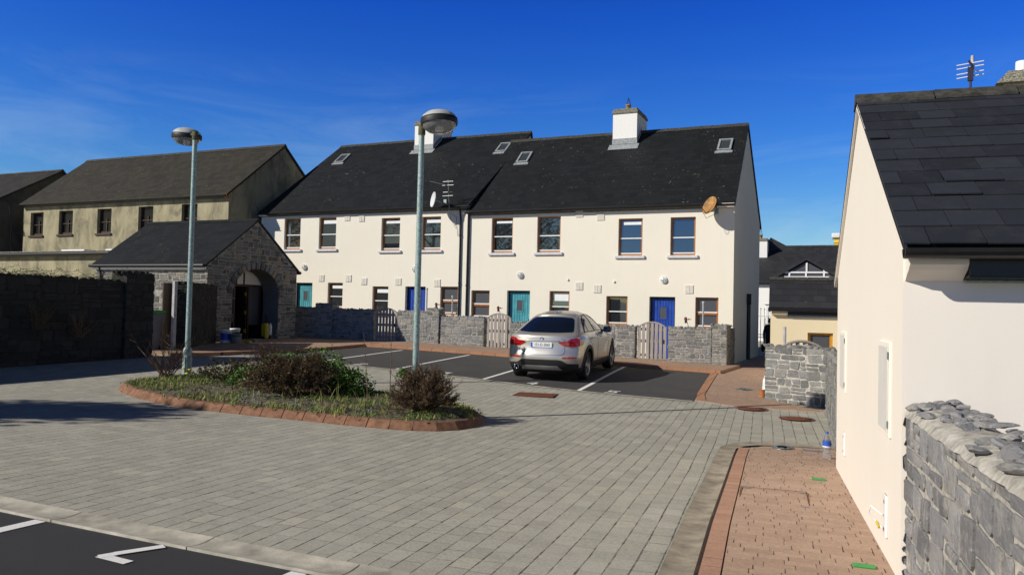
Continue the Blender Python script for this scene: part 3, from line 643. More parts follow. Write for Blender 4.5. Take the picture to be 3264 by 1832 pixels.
def rooflight(root, P, ux, vy, w, h, mat='lead'):
    """P lower left corner on the roof, ux along the ridge, vy up the slope, n outward"""
    P, ux, vy = Vector(P), Vector(ux).normalized(), Vector(vy).normalized(); n = ux.cross(vy)
    mt = Matrix(((ux.x, vy.x, n.x, P.x), (ux.y, vy.y, n.y, P.y), (ux.z, vy.z, n.z, P.z), (0, 0, 0, 1)))
    mb = MB(); b = .07
    for q in ((0, w, 0, b), (0, w, h-b, h), (0, b, b, h-b), (w-b, w, b, h-b)): mb.box(*q, -.02, .075, mat, M4=mt)
    mb.box(-.06, w+.06, -.14, -.002, -.01, .03, mat, M4=mt)
    r = mb.build('rooflight', root); mb = MB(); mb.box(b, w-b, b, h-b, -.01, .045, 'skyglass', M4=mt); mb.build('pane', r)
def gable_house(root, x0, x1, yf, yr, yb, zb, ze, zr, wallmat, roofmat, xr0=None, xr1=None, holes=(), over=.16, vth=.10, side='both', gut=True, soff='fascia', eave_drop=0.0, verge=.04):
    """wall box (front yf, back yb), ridge at yr; ridge may be inset at the ends (xr0, xr1)"""
    xr0 = x0 if xr0 is None else xr0; xr1 = x1 if xr1 is None else xr1
    mb = MB(); holed(mb, x0, x1, zb, ze, yf, list(holes), wallmat)
    mb.poly([(x0, yb, zb), (x1, yb, zb), (x1, yb, ze), (x0, yb, ze)], wallmat, .5)
    for X, XR in ((x0, xr0), (x1, xr1)): mb.add([(X, yf, zb), (X, yb, zb), (X, yb, ze), (XR, yr, zr), (X, yf, ze)], [(0, 1, 2, 3, 4)], wallmat, .5)
    mb.build('wall', root)
    sf = (zr-ze)/(yr-yf); sb = (zr-ze)/(yb-yr); mb = MB()
    yo = yf-over; zo = ze-over*sf+.06; yo2 = yb+over; zo2 = ze-over*sb+.06; t = vth; zt = zr+.06
    a, b, c, d = x0-verge, x1+verge, xr0-verge, xr1+verge
    # front slope slab and back slope slab
    for (y1, z1) in ((yo, zo), (yo2, zo2)):
        top = [(a, y1, z1), (b, y1, z1), (d, yr, zt), (c, yr, zt)]; bot = [(p[0], p[1], p[2]-t) for p in top]
        mb.add(top+bot, [(0, 1, 2, 3), (7, 6, 5, 4), (0, 4, 5, 1), (1, 5, 6, 2), (3, 7, 4, 0)], roofmat, .5)
    rf = mb.build('roof', root)
    mb = MB(); n = max(2, int((d-c)/.45)); 
    for i in range(n):
        p, q = c+(d-c)*i/n+.004, c+(d-c)*(i+1)/n-.004; e = .003*(i % 3)
        mb.add([(p, yr-.13, zt-.13*sf+.02+e), (q, yr-.13, zt-.13*sf+.02+e), (q, yr, zt+.05+e), (p, yr, zt+.05+e), (p, yr+.13, zt-.13*sb+.02+e), (q, yr+.13, zt-.13*sb+.02+e)], [(0, 1, 2, 3), (3, 2, 5, 4), (0, 3, 4), (1, 5, 2)], 'ridge')
    mb.build('ridge_tiles', rf)
    if gut:
        mb = MB(); y0 = yo-.03; z0 = zo-.045; N = 7; r = .062; vs = []
        for X in (a, b):
            for k in range(N): an = math.pi*k/(N-1)+math.pi; vs.append((X, y0+r*math.cos(an), z0+r*math.sin(an)))
            for k in range(N): an = 2*math.pi-math.pi*k/(N-1); vs.append((X, y0+(r-.008)*math.cos(an), z0+(r-.008)*math.sin(an)))
        k = 2*N; fs = [(i, (i+1) % k, k+(i+1) % k, k+i) for i in range(k)]+[tuple(range(k)), tuple(range(2*k-1, k-1, -1))]
        mb.add(vs, fs, 'gutter'); mb.build('gutter', root)
        mb = MB(); mb.box(a+.01, b-.01, yo+.035, yo+.06, ze-.16, zo-.035, 'gutter'); mb.box(a+.01, b-.01, yo+.03, yf-.001, ze-.185, ze-.165, soff); mb.box(x0+.01, x1-.01, yf-.02, yf-.003, ze-.24, ze-.19, soff); mb.build('fascia', root)
    return rf, (sf, zo, yo)
def chimney(root, x0, x1, y0, y1, zb, zt, wallmat, pots, capm='cap', fl=True, slope=None, name='chimney'):
    mb = MB(); mb.box(x0, x1, y0, y1, zb, zt, wallmat, .5); c = mb.build(name, root)
    mb = MB(); mb.bbox(x0-.04, x1+.04, y0-.04, y1+.04, zt, zt+.11, capm, .02); mb.bbox(x0, x1, y0, y1, zt+.11, zt+.2, capm, .02)
    mb.build('chimney_cap', c)
    for (px, py, r, h, cowl) in pots:
        mb = MB(); mb.lathe([(r, 0), (r*.95, h*.8), (r*1.12, h*.82), (r*1.12, h), (r*.8, h), (r*.75, h*.3)], 'pot', 16, (px, py, zt+.2))
        p = mb.build('chimney_pot', c)
        if cowl:
            mb = MB()
            for k in range(8):
                an = k*math.pi/4; mb.tube([(px+r*math.cos(an), py+r*math.sin(an), zt+.2+h), (px+r*.55*math.cos(an), py+r*.55*math.sin(an), zt+.2+h+cowl*.55), (px, py, zt+.2+h+cowl)], .006, 'wire', 4)
            mb.build('bird_guard', p)
    if fl:
        mb = MB(); s = slope
        zf = zb+.42
        mb.box(x0-.015, x1+.015, y0-.02, y0-.002, zb+.25, zf+.05, 'lead')
        yy = y0-.16; mb.add([(x0-.12, y0-.004, s(y0)+.045), (x1+.1, y0-.004, s(y0)+.045), (x1+.1, yy-.1, s(yy-.1)+.03), (x0-.12, yy-.1, s(yy-.1)+.03)], [(0, 1, 2, 3)], 'lead')
        for X, sg in ((x0, -1), (x1, 1)):
            mb.add([(X+sg*.004, y0, s(y0)+.04), (X+sg*.004, y0+.75, s(y0+.75)+.05), (X+sg*.004, y0+.75, s(y0+.75)+.2), (X+sg*.004, y0, s(y0)+.2)], [(0, 1, 2, 3)], 'lead')
        mb.build('flashing', c)
    return c
def bulkhead(root, x, y, z):
    mb = MB(); mt = Matrix.Translation((x, y, z)) @ Matrix.Rotation(R(90), 4, 'X')
    mb.lathe([(.125, 0), (.125, .03), (.115, .05)], 'white_paint', 20, M4=mt); l = mb.build('wall_light', root)
    mb = MB(); mb.lathe([(.108, .045), (.10, .075), (.06, .10), (0.0, .108)], 'bowl', 20, M4=mt); mb.build('lamp_glass', l)
def airvent(root, x, y, z, s=.28, split=True):
    mb = MB(); mb.bbox(x-s/2, x+s/2, y-.022, y-.001, z-s/2, z+s/2, 'vent', .006)
    for k in range(9): mb.box(x-s*.44, x+s*.44, y-.029, y-.023, z-s*.42+k*s*.1, z-s*.42+k*s*.1+.012, 'vent')
    if split: mb.box(x-.008, x+.008, y-.033, y-.023, z-s*.47, z+s*.47, 'vent')
    mb.build('air_vent', root)

FY = 26.17
def terrace():
    # ---- left block
    x0, x1 = -23.45, -13.47
    r = thing('terraced_house', 'cream terraced house of two homes beside the old grey-gabled house, with lamp post before it', 'house', ((x0+x1)/2, 29, .4), group='cream terraced houses')
    UP = [(-22.2, -21.35, 3.98, 5.28), (-20.4, -19.54, 3.98, 5.28), (-17.35, -16.49, 3.89, 5.18), (-15.5, -14.66, 3.89, 5.18)]
    LO = [(-19.87, -19.13, 1.55, 2.6), (-17.69, -16.95, 1.40, 2.47), (-14.61, -13.85, 1.42, 2.49)]
    DO = [(-21.55, -20.65, .5, 2.59, 'teal'), (-16.17, -15.26, .38, 2.48, 'blue')]
    ze, zr, yr = 5.62, 9.25, 30.75
    rf, (s, zo, yo) = gable_house(r, x0, x1, FY, yr, 34.6, .2, ze, zr, M['cream'], 'slate', xr0=-22.75, xr1=-12.95, holes=UP+LO+[d[:4] for d in DO], verge=.06)
    for k, w in enumerate(UP): window(r, *w, FY, 'sash', True, (0, .14, .10, .12)[k], curtain=(k == 0), tilt=(0.6, -1.2, .3, .2)[k])
    for k, w in enumerate(LO): window(r, *w, FY, 'casement' if k == 2 else 'sash', k != 2, (.12, .14, 0)[k], glass='frosted' if k == 2 else 'glass')
    for d in DO: door(r, *d[:4], FY, d[4])
    slope = lambda y: zo+(y-yo)*s
    chimney(r, -18.2, -17.25, 29.9, 31.6, slope(29.9)-.2, 9.78, M['white'], [(-17.75, 30.3, .10, .24, .3), (-17.4, 30.9, .10, .2, .28)], slope=slope)
    n = math.sqrt(1+s*s); vy = (0, 1/n, s/n)
    for X in (-22.15, -13.95): rooflight(rf, (X, 29.35, slope(29.35)), (1, 0, 0), vy, .5, .78)
    for (x, z) in ((-21.07, 3.23), (-15.75, 3.15)): bulkhead(r, x, FY, z)
    for (x, z) in ((-19.0, 5.25), (-18.3, 5.2), (-20.2, 2.78), (-18.85, 2.78), (-18.1, 2.66), (-16.5, 2.66), (-14.75, 2.62)): airvent(r, x, FY, z)
    mb = MB(); X = -13.78
    mb.tube([(X, yo-.03, zo-.1), (X, yo+.02, zo-.2), (X, FY-.05, 5.05), (X, FY-.05, 1.3)], .037, 'gutter', 10)
    for z in (4.4, 2.6): mb.lathe([(.046, 0), (.046, .05)], 'gutter', 10, (X, FY-.05, z))
    mb.tube([(X+.34, FY-.1, 5.42), (X+.34, FY-.05, 5.2), (X+.33, FY-.05, .7)], .048, 'gutter', 10); mb.lathe([(.058, 0), (.058, .06)], 'gutter', 10, (X+.33, FY-.05, 2.5))
    mb.tube([(X-.02, FY-.12, 5.42), (X+.36, FY-.12, 5.42)], .04, 'gutter', 8)
    mb.build('downpipe', r)
    mb = MB(); mb.bbox(x0-.02, x0+.34, FY-.18, FY-.003, 5.40, 5.52, 'white_paint', .01); mb.bbox(x1-.3, x1+.02, FY-.19, FY-.003, 5.43, 5.52, 'lead', .01); mb.build('eaves_box', r)
    # ---- right block
    x0, x1 = -13.45, -3.73
    r = thing('terraced_house', 'cream terraced house of two homes, rusty dish on its right end, behind the car', 'house', ((x0+x1)/2, 29, .1), group='cream terraced houses')
    UP = [(-12.5, -11.64, 3.76, 5.05), (-10.67, -9.77, 3.76, 5.05), (-7.63, -6.78, 3.62, 4.90), (-5.82, -4.98, 3.62, 4.90)]
    LO = [(-13.28, -12.52, 1.33, 2.36), (-10.14, -9.38, 1.33, 2.37), (-8.02, -7.26, 1.22, 2.22), (-4.95, -4.2, 1.20, 2.22)]
    DO = [(-11.81, -10.90, .27, 2.37, 'teal'), (-6.5, -5.62, .12, 2.22, 'blue')]
    ze, zr, yr = 5.40, 8.72, 29.95
    rf, (s, zo, yo) = gable_house(r, x0, x1, FY, yr, 33.3, -.3, ze, zr, M['cream'], 'slate', xr1=-3.84, holes=UP+LO+[d[:4] for d in DO], verge=.05)
    for k, w in enumerate(UP): window(r, *w, FY, 'sash', True, (.08, 0, .10, 0)[k], tilt=(.2, .3, -1.3, -1.5)[k])
    for k, w in enumerate(LO): window(r, *w, FY, 'casement' if k in (0, 3) else 'sash', False, (0, .24, 0, 0)[k], glass='frosted' if k in (0, 3) else 'glass', tilt=(0, -.5, .4, 0)[k])
    for d in DO: door(r, *d[:4], FY, d[4])
    slope2 = lambda y: zo+(y-yo)*s
    chimney(r, -8.82, -7.86, 29.2, 30.7, slope2(29.2)-.2, 9.36, M['white'], [(-8.3, 29.5, .10, .2, .3)], slope=slope2)
    n = math.sqrt(1+s*s); vy = (0, 1/n, s/n)
    for X in (-12.62, -4.72): rooflight(rf, (X, 28.52, slope2(28.52)), (1, 0, 0), vy, .5, .78)
    for (x, z) in ((-11.29, 2.93), (-6.02, 2.79)): bulkhead(r, x, FY, z)
    for (x, z) in ((-9.07, 5.13), (-8.28, 5.0), (-9.02, 2.55), (-8.35, 2.46), (-5.16, 2.48)): airvent(r, x, FY, z)
    mb = MB(); mb.bbox(x1-.55, x1+.02, FY-.18, FY-.003, 5.17, 5.30, 'cream', .01); mb.build('eaves_box', r)
    mb = MB()   # side entrance recess seen on the shaded gable
    mb.box(x1+.001, x1+.05, 29.6, 30.3, .0, 2.35, 'dark'); mb.box(x1+.002, x1+.16, 29.5, 29.6, 2.05, 2.45, 'black_plastic'); mb.build('side_door', r)
    mb = MB()
    for (x, z) in ((-9.45, 2.78), (-7.75, 2.72)): mb.bbox(x-.03, x+.03, FY-.05, FY-.002, z-.03, z+.03, 'white_paint', .006)
    mb.build('sensor', r)
terrace()

def garden_fronts():
    g = 'rubble walls along the front gardens'
    th = .34; Y = 24.4+th/2
    W = [('dark rubble wall in shade between the stone lodge and the lidded pier', -20.6, -19.05, 1.56), ('dark rubble wall in shade ending at the leftmost picket gate', -18.25, -16.42, 1.53),
         ('rubble wall lit by sun just right of the leftmost gate, before the blue door', -15.40, -14.12, 1.52), ('rubble wall of two sunlit bays between narrow pier and middle gate', -13.62, -11.86, 1.37),
         ('rubble wall hidden in part by the parked car', -10.88, -6.50, 1.22), ('rubble wall with a pale block at its foot beside the right-hand gate', -5.46, -4.1, 1.22)]
    for i, (lab, a, b, z) in enumerate(W):
        wall_run('stone_wall', lab, (a, Y), (b, Y), th, z, 'stone', 'mortar', 20+i, faces='-', cope=.075, group=g, row=(.08, .18), ln=(.14, .42))
    Pp = [('square rubble pier in shade, higher than the walls beside it', -19.05, -18.25, 1.72, .46), ('narrow rubble pier with a shaded right side where the garden walls step', -14.12, -13.62, 1.62, .5), ('rounded rubble pier at the right end of the garden walls', -4.1, -3.63, 1.34, .42)]
    for i, (lab, a, b, z, t) in enumerate(Pp):
        wall_run('stone_pier', lab, (a, 24.34+t/2), (b, 24.34+t/2), t, z, 'stone', 'mortar', 40+i, cope=.11, group='rubble piers of the garden walls', row=(.08, .17), ln=(.12, .3))
    wall_run('stone_wall', 'short rubble return wall between the end pier and the house corner', (-3.80, 24.8), (-3.80, FY-.01), .3, 1.25, 'stone', 'mortar', 49, cope=.08, faces='+')
    # picket gates
    def gate(w, h):
        r = thing('picket_gate', '', 'gate', group='wooden picket gates of the front gardens'); n = 7; bw = w/(n+(n-1)*.42)
        for z in (.14, h*.5, h*.82):
            mb = MB(); mb.box(.01, w-.01, .026, .06, z-.045, z+.045, 'gate_wood'); mb.build('rail', r, False)
        for k in range(n):
            a = k*bw*1.42; f = (a+bw/2)/w*2-1; top = h-.16*f*f*1.05; f1 = a/w*2-1; f2 = (a+bw)/w*2-1
            mb = MB(); zl, zr_ = h-.17*f1*f1, h-.17*f2*f2
            mb.add([(a, 0, .02), (a+bw, 0, .02), (a+bw, 0, zr_), (a, 0, zl), (a, .024, .02), (a+bw, .024, .02), (a+bw, .024, zr_), (a, .024, zl)], [(0, 1, 2, 3), (7, 6, 5, 4), (0, 4, 5, 1), (1, 5, 6, 2), (2, 6, 7, 3), (3, 7, 4, 0)], 'gate_wood'); mb.build('picket', r, False)
        mb = MB(); P = [(w*i/12, .0, h-.17*(i/6-1)**2+.012) for i in range(13)]
        vs = [(x, y, z+q) for q in (-.012, .03) for y in (-.012, .05) for (x, _, z) in P]; k = 13
        fs = []
        for i in range(12): fs += [(i, i+1, k+i+1, k+i), (2*k+i, 3*k+i, 3*k+i+1, 2*k+i+1), (i, 2*k+i, 2*k+i+1, i+1), (k+i, k+i+1, 3*k+i+1, 3*k+i)]
        fs += [(0, k, 3*k, 2*k), (k-1, 3*k-1, 4*k-1, 2*k-1)]; mb.add(vs, fs, 'gate_wood'); mb.build('top_rail', r, False)
        mb = MB(); mb.box(w-.13, w-.07, -.02, 0.0, h*.45, h*.55, 'black_plastic'); mb.build('latch', r, False)
        return r
    g0 = gate(.92, 1.17)
    for k, (x, lab) in enumerate(((-16.37, 'arched picket gate half in shade, leftmost of the three garden gates'), (-11.80, 'arched weathered picket gate directly left of the parked car'), (-6.44, 'arched weathered picket gate in front of the right-hand blue door'))):
        o = g0 if k == 0 else dup(g0); o.location = (x, 24.5, gz(x, 24.5)+.06); o['label'] = lab
    # posts, taps and pipes in the gardens
    def post(x, y, z, lab, m='pvc', r=.026):
        mb = MB(); mb.tube([(x, y, gz(x, y)), (x, y, z)], r, m, 10); mb.lathe([(r*1.5, 0), (r*1.5, .05), (0, .06)], m, 10, (x, y, z-.05)); tag(mb.build('garden_post'), lab, 'post', 'thin grey posts in the front gardens')
    post(-4.47, 24.95, 2.06, 'thin grey post standing in front of the rightmost ground floor window')
    post(-13.42, 24.95, 2.12, 'thin grey post in front of the window left of the downpipes')
    post(-14.75, 25.4, 2.4, 'thin pinkish grey pipe right of the blue door behind the right lamp post', 'pvc', .03)
    def tap(x, z, lab, s=1):
        y = 25.0; r = thing('garden_tap', lab, 'tap', (x, y, gz(x, y)), group='old brown garden taps'); mb = MB()
        mb.tube([(x, y, gz(x, y)), (x-.02*s, y, z-.2), (x-.08*s, y-.02, z)], .013, 'pvc', 7); mb.build('pipe', r)
        mb = MB(); mb.lathe([(.0, -.12), (.035, -.1), (.03, -.02), (.05, .0), (.045, .06), (0, .09)], 'rust', 10, (x-.1*s, y-.03, z)); mb.tube([(x-.1*s, y-.03, z), (x+.08*s, y-.05, z+.01)], .012, 'rust', 7); mb.tube([(x-.1*s, y-.03, z-.03), (x+.02, y-.09, z+.03)], .012, 'rust', 6); mb.build('tap_head', r)
    tap(-4.92, 1.48, 'rust coloured garden tap above the wall beside the rightmost window'); tap(-11.5, 1.70, 'rust coloured garden tap above the middle gate beside the teal door'); tap(-14.0, 1.78, 'rust coloured garden tap on the narrow pier near the downpipes')
garden_fronts()

def dishes():
    def dish(loc, az, tilt, rad, face, back, lab, mastz):
        r = thing('satellite_dish', lab, 'satellite dish', loc, group='satellite dishes on the terrace'); L = Vector(loc)
        mt = Matrix.Translation(L) @ Matrix.Rotation(az, 4, 'Z') @ Matrix.Rotation(tilt, 4, 'Y')   # dish axis = local +X
        mb = MB(); prof = [(rad*k/8, rad*.22*(k/8)**2) for k in range(9)]; n = 28; vs = []; 
        for (q, h) in prof:
            for j in range(n): a = 2*math.pi*j/n; vs.append(mt @ Vector((h, q*math.cos(a)*.93, q*math.sin(a))))
        fs = [(i*n+j, i*n+(j+1) % n, (i+1)*n+(j+1) % n, (i+1)*n+j) for i in range(8) for j in range(n)]
        mb.add(vs, fs, face, smooth=True)
        vs2 = [mt @ Vector((h-.02, q*1.01*math.cos(2*math.pi*j/n)*.93, q*1.01*math.sin(2*math.pi*j/n))) for (q, h) in prof for j in range(n)]
        mb.add(vs2, fs, back, smooth=True); e = 8*n
        mb.add([vs[e+j] for j in range(n)]+[vs2[e+j] for j in range(n)], [(j, (j+1) % n, n+(j+1) % n, n+j) for j in range(n)], face)
        mb.build('reflector', r, recalc=False)
        mb = MB(); p0 = mt @ Vector((rad*.2, 0, -rad)); p1 = mt @ Vector((rad*1.0, 0, -rad*.75)); mb.tube([p0, p1], .014, 'black_plastic', 6); mb.build('feed_arm', r)
        mb = MB(); p2 = p1+Vector((0, 0, .07)); mb.tube([p1, p1.lerp(p2, .5), p2], [.03, .035, .03], 'black_plastic', 8); mb.tube([p1, p1+Vector((.03, -.02, -.12)), p0+Vector((0, 0, -.15)), Vector((L.x+.1, FY-.05, L.z-.2))], .007, 'black_plastic', 5); mb.build('receiver', r)
        mb = MB(); c = mt @ Vector((-.02, 0, 0)); wpt = Vector((L.x+.12, FY-.01, L.z-.05))
        mb.tube([c, Vector((wpt.x, c.y+.02, c.z-.03)), wpt], .022, 'steel', 8); mb.box(wpt.x-.06, wpt.x+.06, FY-.02, FY-.002, wpt.z-.15, wpt.z+.15, 'steel'); mb.build('wall_bracket', r)
    dish((-4.42, 25.72, 5.18), R(232), R(-24), .315, 'dish_rust', 'steel', 'rusty orange satellite dish on the right end of the terrace, under the eaves', 0)
    dish((-14.62, 25.55, 5.72), R(227), R(-8), .30, 'dish_grey', 'dish_grey', 'white satellite dish on a cranked arm left of the two downpipes', 0)
    r = thing('television_aerial', 'small comb-like television aerial on a thin mast above the white dish', 'aerial', (-14.15, FY-.1, 5.3)); mb = MB()
    mb.tube([(-14.15, FY-.15, 5.0), (-14.15, FY-.3, 5.35), (-14.15, FY-.45, 6.5)], .014, 'steel', 6); mb.build('mast', r)
    mb = MB(); y = FY-.45
    mb.tube([(-14.8, y-.25, 6.42), (-14.15, y, 6.27)], .012, 'steel', 6)
    for z, w in ((6.42, .22), (6.28, .24), (6.02, .20), (5.88, .22)): mb.tube([(-14.15-w, y, z), (-14.15+w, y, z+.005)], .013, 'white_paint', 6)
    mb.tube([(-14.15, y, 6.0), (-13.98, y-.1, 6.1)], .02, 'black_plastic', 6); mb.build('elements', r)
    mb = MB(); mb.tube([(-14.15, FY-.15, 5.05), (-14.2, FY-.2, 5.3), (-13.95, FY-.1, 5.12), (-13.9, FY-.03, 4.4)], .008, 'black_plastic', 5); mb.build('cable', r)
dishes()

# ------------------------------------------------------------------ stone lodge with an arched porch, old houses
def lodge():
    X = -19.08; y0, y1, yr = 18.9, 23.25, 21.1; ze, zr = 2.93, 4.52; xl = -24.2
    r = thing('stone_lodge', 'small stone lodge with slate roof and an arched porch in its shaded gable', 'building', (X-2.5, yr, .38)); rs = random.Random(5)
    ac, aw, asp, at = 21.15, 1.15, 1.97, 2.87     # arch centre, half width, springing, crown
    def arch(y):
        t = abs(y-ac)/aw; return asp+(at-asp)*math.sqrt(max(0, 1-t*t)) if t < 1 else -9
    mb = MB(); zb = .2
    # gable core as strips either side of and above the arch opening
    N = 24; ys = [y0]+[ac-aw+2*aw*i/N for i in range(N+1)]+[y1]
    gt = lambda y: ze+(zr-ze)*(1-abs(y-yr)/(yr-y0)) if y <= yr else ze+(zr-ze)*(1-(y-yr)/(y1-yr))
    ys = sorted(set(ys+[yr]))
    for a, b in zip(ys, ys[1:]):
        m_ = (a+b)/2; la, lb = (arch(a), arch(b)) if abs(m_-ac) < aw else (zb, zb)
        if abs(m_-ac) < aw: la = max(la, asp); lb = max(lb, asp)
        mb.add([(X, a, la), (X, b, lb), (X, b, gt(b)), (X, a, gt(a))], [(0, 1, 2, 3)], 'mortar', .5)
        if abs(m_-ac) < aw: mb.add([(X, a, la), (X, b, lb), (X-.7, b, lb), (X-.7, a, la)], [(0, 1, 2, 3)], 'stone_lodge', .3)
    for y in (ac-aw, ac+aw): mb.add([(X, y, zb), (X, y, asp), (X-.7, y, asp), (X-.7, y, zb)], [(0, 1, 2, 3)], 'stone_lodge', .4)
    stone_face(mb, (X-.002, y0, zb), (0, 1, 0), (1, 0, 0), y1-y0, zr-zb, 'stone_lodge', rs, (.09, .2), (.14, .42), inside=lambda u, z: z+zb < gt(y0+u)-.04 and not (abs(y0+u-ac) < aw+.05 and z+zb < max(arch(y0+u), asp if abs(y0+u-ac) < aw else -9)+.16))
    for i in range(17):   # voussoirs
        a = math.pi*(i+.5)/17; p = Vector((X, ac-(aw+.11)*math.cos(a), asp+(at-asp+.11)*math.sin(a))); e = Matrix.Translation(p) @ Matrix.Rotation(a-math.pi/2, 4, 'X').inverted()
        mb.bbox(-.01, .05, -.075, .075, -.12, .11, 'stone_lodge', .012, rs.random(), Matrix.Translation(p) @ Matrix.Rotation(math.pi/2-a, 4, 'X'))
    # long side walls
    mb.poly([(xl, y0, zb), (X, y0, zb), (X, y0, ze), (xl, y0, ze)], 'mortar', .5); mb.poly([(xl, y1, zb), (X, y1, zb), (X, y1, ze), (xl, y1, ze)], 'mortar', .5)
    mb.poly([(xl, y0, zb), (xl, y1, zb), (xl, y1, ze), (xl, yr, zr), (xl, y0, ze)], 'mortar', .5)
    stone_face(mb, (xl, y0+.002, zb), (1, 0, 0), (0, -1, 0), X-xl, ze-zb, 'stone_lodge', rs, (.1, .2), (.18, .5)); mb.build('wall', r)
    # roof
    mb = MB(); ov = .17; s = (zr-ze)/(yr-y0)
    for (ya, za) in ((y0-ov, ze-ov*s+.05), (y1+ov, ze-ov*s+.05)):
        top = [(xl-.1, ya, za), (X+.05, ya, za), (X+.05, yr, zr+.06), (xl-.1, yr, zr+.06)]; bot = [(p[0], p[1], p[2]-.07) for p in top]
        mb.add(top+bot, [(0, 1, 2, 3), (7, 6, 5, 4), (0, 4, 5, 1), (1, 5, 6, 2), (3, 7, 4, 0)], 'slate', .5)
    rf = mb.build('roof', r); mb = MB()
    for i in range(12): a = xl-.1+(X+.15-xl)*i/12; b = xl-.1+(X+.15-xl)*(i+1)/12-.006; mb.add([(a, yr-.11, zr), (b, yr-.11, zr), (b, yr, zr+.10), (a, yr, zr+.10), (b, yr+.11, zr), (a, yr+.11, zr)], [(0, 1, 2, 3), (3, 2, 4, 5), (0, 3, 5), (1, 4, 2)], 'slate')
    mb.build('ridge_tiles', rf)
    mb = MB(); mb.tube([(xl-.1, y0-ov-.02, ze-.08), (X+.02, y0-ov-.02, ze-.08)], .055, 'gutter', 10); mb.tube([(xl+.35, y0-ov, ze-.1), (xl+.3, y0-.05, ze-.35), (xl+.3, y0-.05, .3)], .035, 'gutter', 8); mb.tube([(X-.5, y1+ov+.02, ze-.08), (X-.5, y1+ov+.02, ze-.08)], .01, 'gutter', 8) if False else None; mb.build('gutter', r)
    mb = MB(); mb.tube([(X+.03, y1+ov+.02, ze-.08), (xl, y1+ov+.02, ze-.08)], .05, 'gutter', 8); mb.build('gutter', r)
    mb = MB(); mb.box(xl, X-.02, y0-.12, y0-.03, ze-.21, ze-.12, 'white_paint'); mb.build('fascia', r)
    # porch screen and door inside the arch
    xs = X-.72; mb = MB(); zf = .37
    mb.box(xs-.05, xs, ac-aw, ac+aw, 2.26, 2.34, 'brown_joinery')
    for y, w in ((ac-.74, .06), (ac-.28, .07), (ac+.42, .07), (ac+.98, .05)): mb.box(xs-.06, xs+.01, y-w/2, y+w/2, zf, 2.26, 'brown_joinery')
    sc = mb.build('porch_screen', r)
    for (a, b, z0_, z1_) in ((ac-aw, ac-.77, 1.1, 2.26), (ac-.71, ac-.315, 1.0, 2.26), (ac+.455, ac+.955, .9, 2.26)):
        mb = MB(); mb.box(xs-.03, xs-.022, a, b, z0_, z1_, 'frosted'); mb.build('side_light', sc)
    mb = MB(); P = [(xs-.028, ac+aw*.98*math.cos(math.pi*i/16), 2.34+(at-2.36)*math.sin(math.pi*i/16)) for i in range(17)]; mb.prism(P, (.006, 0, 0), 'cream2'); mb.build('fanlight', sc)
    mb = MB()
    for a in (-.18, .18): mb.box(xs-.03, xs+.0, ac+a-.03, ac+a+.03, 2.34, at-.06, 'brown_joinery')
    mb.build('fanlight_bar', sc)
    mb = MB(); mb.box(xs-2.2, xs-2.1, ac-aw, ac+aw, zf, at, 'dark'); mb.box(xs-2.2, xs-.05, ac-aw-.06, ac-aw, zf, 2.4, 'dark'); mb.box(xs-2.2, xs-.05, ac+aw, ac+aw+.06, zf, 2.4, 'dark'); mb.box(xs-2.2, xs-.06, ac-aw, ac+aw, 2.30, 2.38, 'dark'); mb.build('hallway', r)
    mb = MB(); d = [(xs-.02, ac+.38), (xs-.82, ac+.33)]; mb.box(xs-.84, xs-.04, ac+.34, ac+.385, zf+.02, 2.24, 'brown_joinery'); dr = mb.build('door', r)
    for z in (.7, 1.35, 2.0):
        mb = MB(); mb.box(xs-.1, xs-.02, ac+.325, ac+.339, z-.06, z+.06, 'yellow_plastic'); mb.build('hinge', dr)
    mb = MB(); mb.box(X-2.9, X-.02, ac-aw, ac+aw, .1, .35, 'redpath'); mb.build('porch_floor', r)
    # bits and pieces left by the door
    g = lambda x, y: gz(x, y)+.085
    def crate(x, y, lab, m1, m2, h, w):
        t = thing('paint_tub', lab, 'tub', (x, y, g(x, y)), group='tubs by the lodge porch'); mb = MB(); mb.lathe([(w*.86, 0), (w, h*.96), (w*1.05, h*.96), (w*1.05, h)], m1, 18, (x, y, g(x, y))); mb.build('bucket', t)
        mb = MB(); mb.lathe([(w*.955, h*.25), (w*1.0, h*.8)], m2, 18, (x, y, g(x, y))); mb.build('paper_label', t); mb = MB(); mb.lathe([(w*1.06, 0), (w*1.06, .03), (w*.9, .035)], m1, 18, (x, y, g(x, y)+h)); mb.build('lid', t)
    crate(-18.45, 19.12, 'white and blue tub, left one of two by the shaded lodge wall', 'blind', 'label_blue', .38, .17); crate(-18.5, 19.58, 'white tub with a dark label nearest the porch arch', 'blind', 'dark_cloth', .42, .16)
    crate(-18.1, 19.2, 'grey bucket standing in front of the two white tubs', 'grey_plastic', 'grey_plastic', .27, .18)
    mb = MB(); x, y = -18.05, 20.1; z = g(x, y); mb.lathe([(.15, 0), (.2, .1), (.22, .11), (.19, .1), (.13, .02)], 'steel', 20, (x, y, z)); tag(mb.build('bowl'), 'shiny metal bowl on the path before the lodge arch', 'bowl')
    mb = MB(); x, y = -18.0, 19.65; mb.bbox(x-.12, x+.12, y-.07, y+.07, g(x, y), g(x, y)+.08, 'yellow_plastic', .02); tag(mb.build('yellow_box'), 'low yellow box on the path beside the metal bowl', 'box')
    x, y = -19.35, 22.0; z = .36; t = thing('pressure_washer', 'upright yellow and black cleaner with a white bottle inside the porch', 'cleaner', (x, y, z))
    mb = MB(); mb.bbox(x-.13, x+.13, y-.14, y+.06, z+.08, z+.62, 'yellow_plastic', .05); mb.build('body', t)
    mb = MB(); mb.lathe([(.055, 0), (.06, .3), (.03, .38), (.03, .42)], 'white_paint', 14, (x+.08, y+.14, z+.2)); mb.build('tank', t)
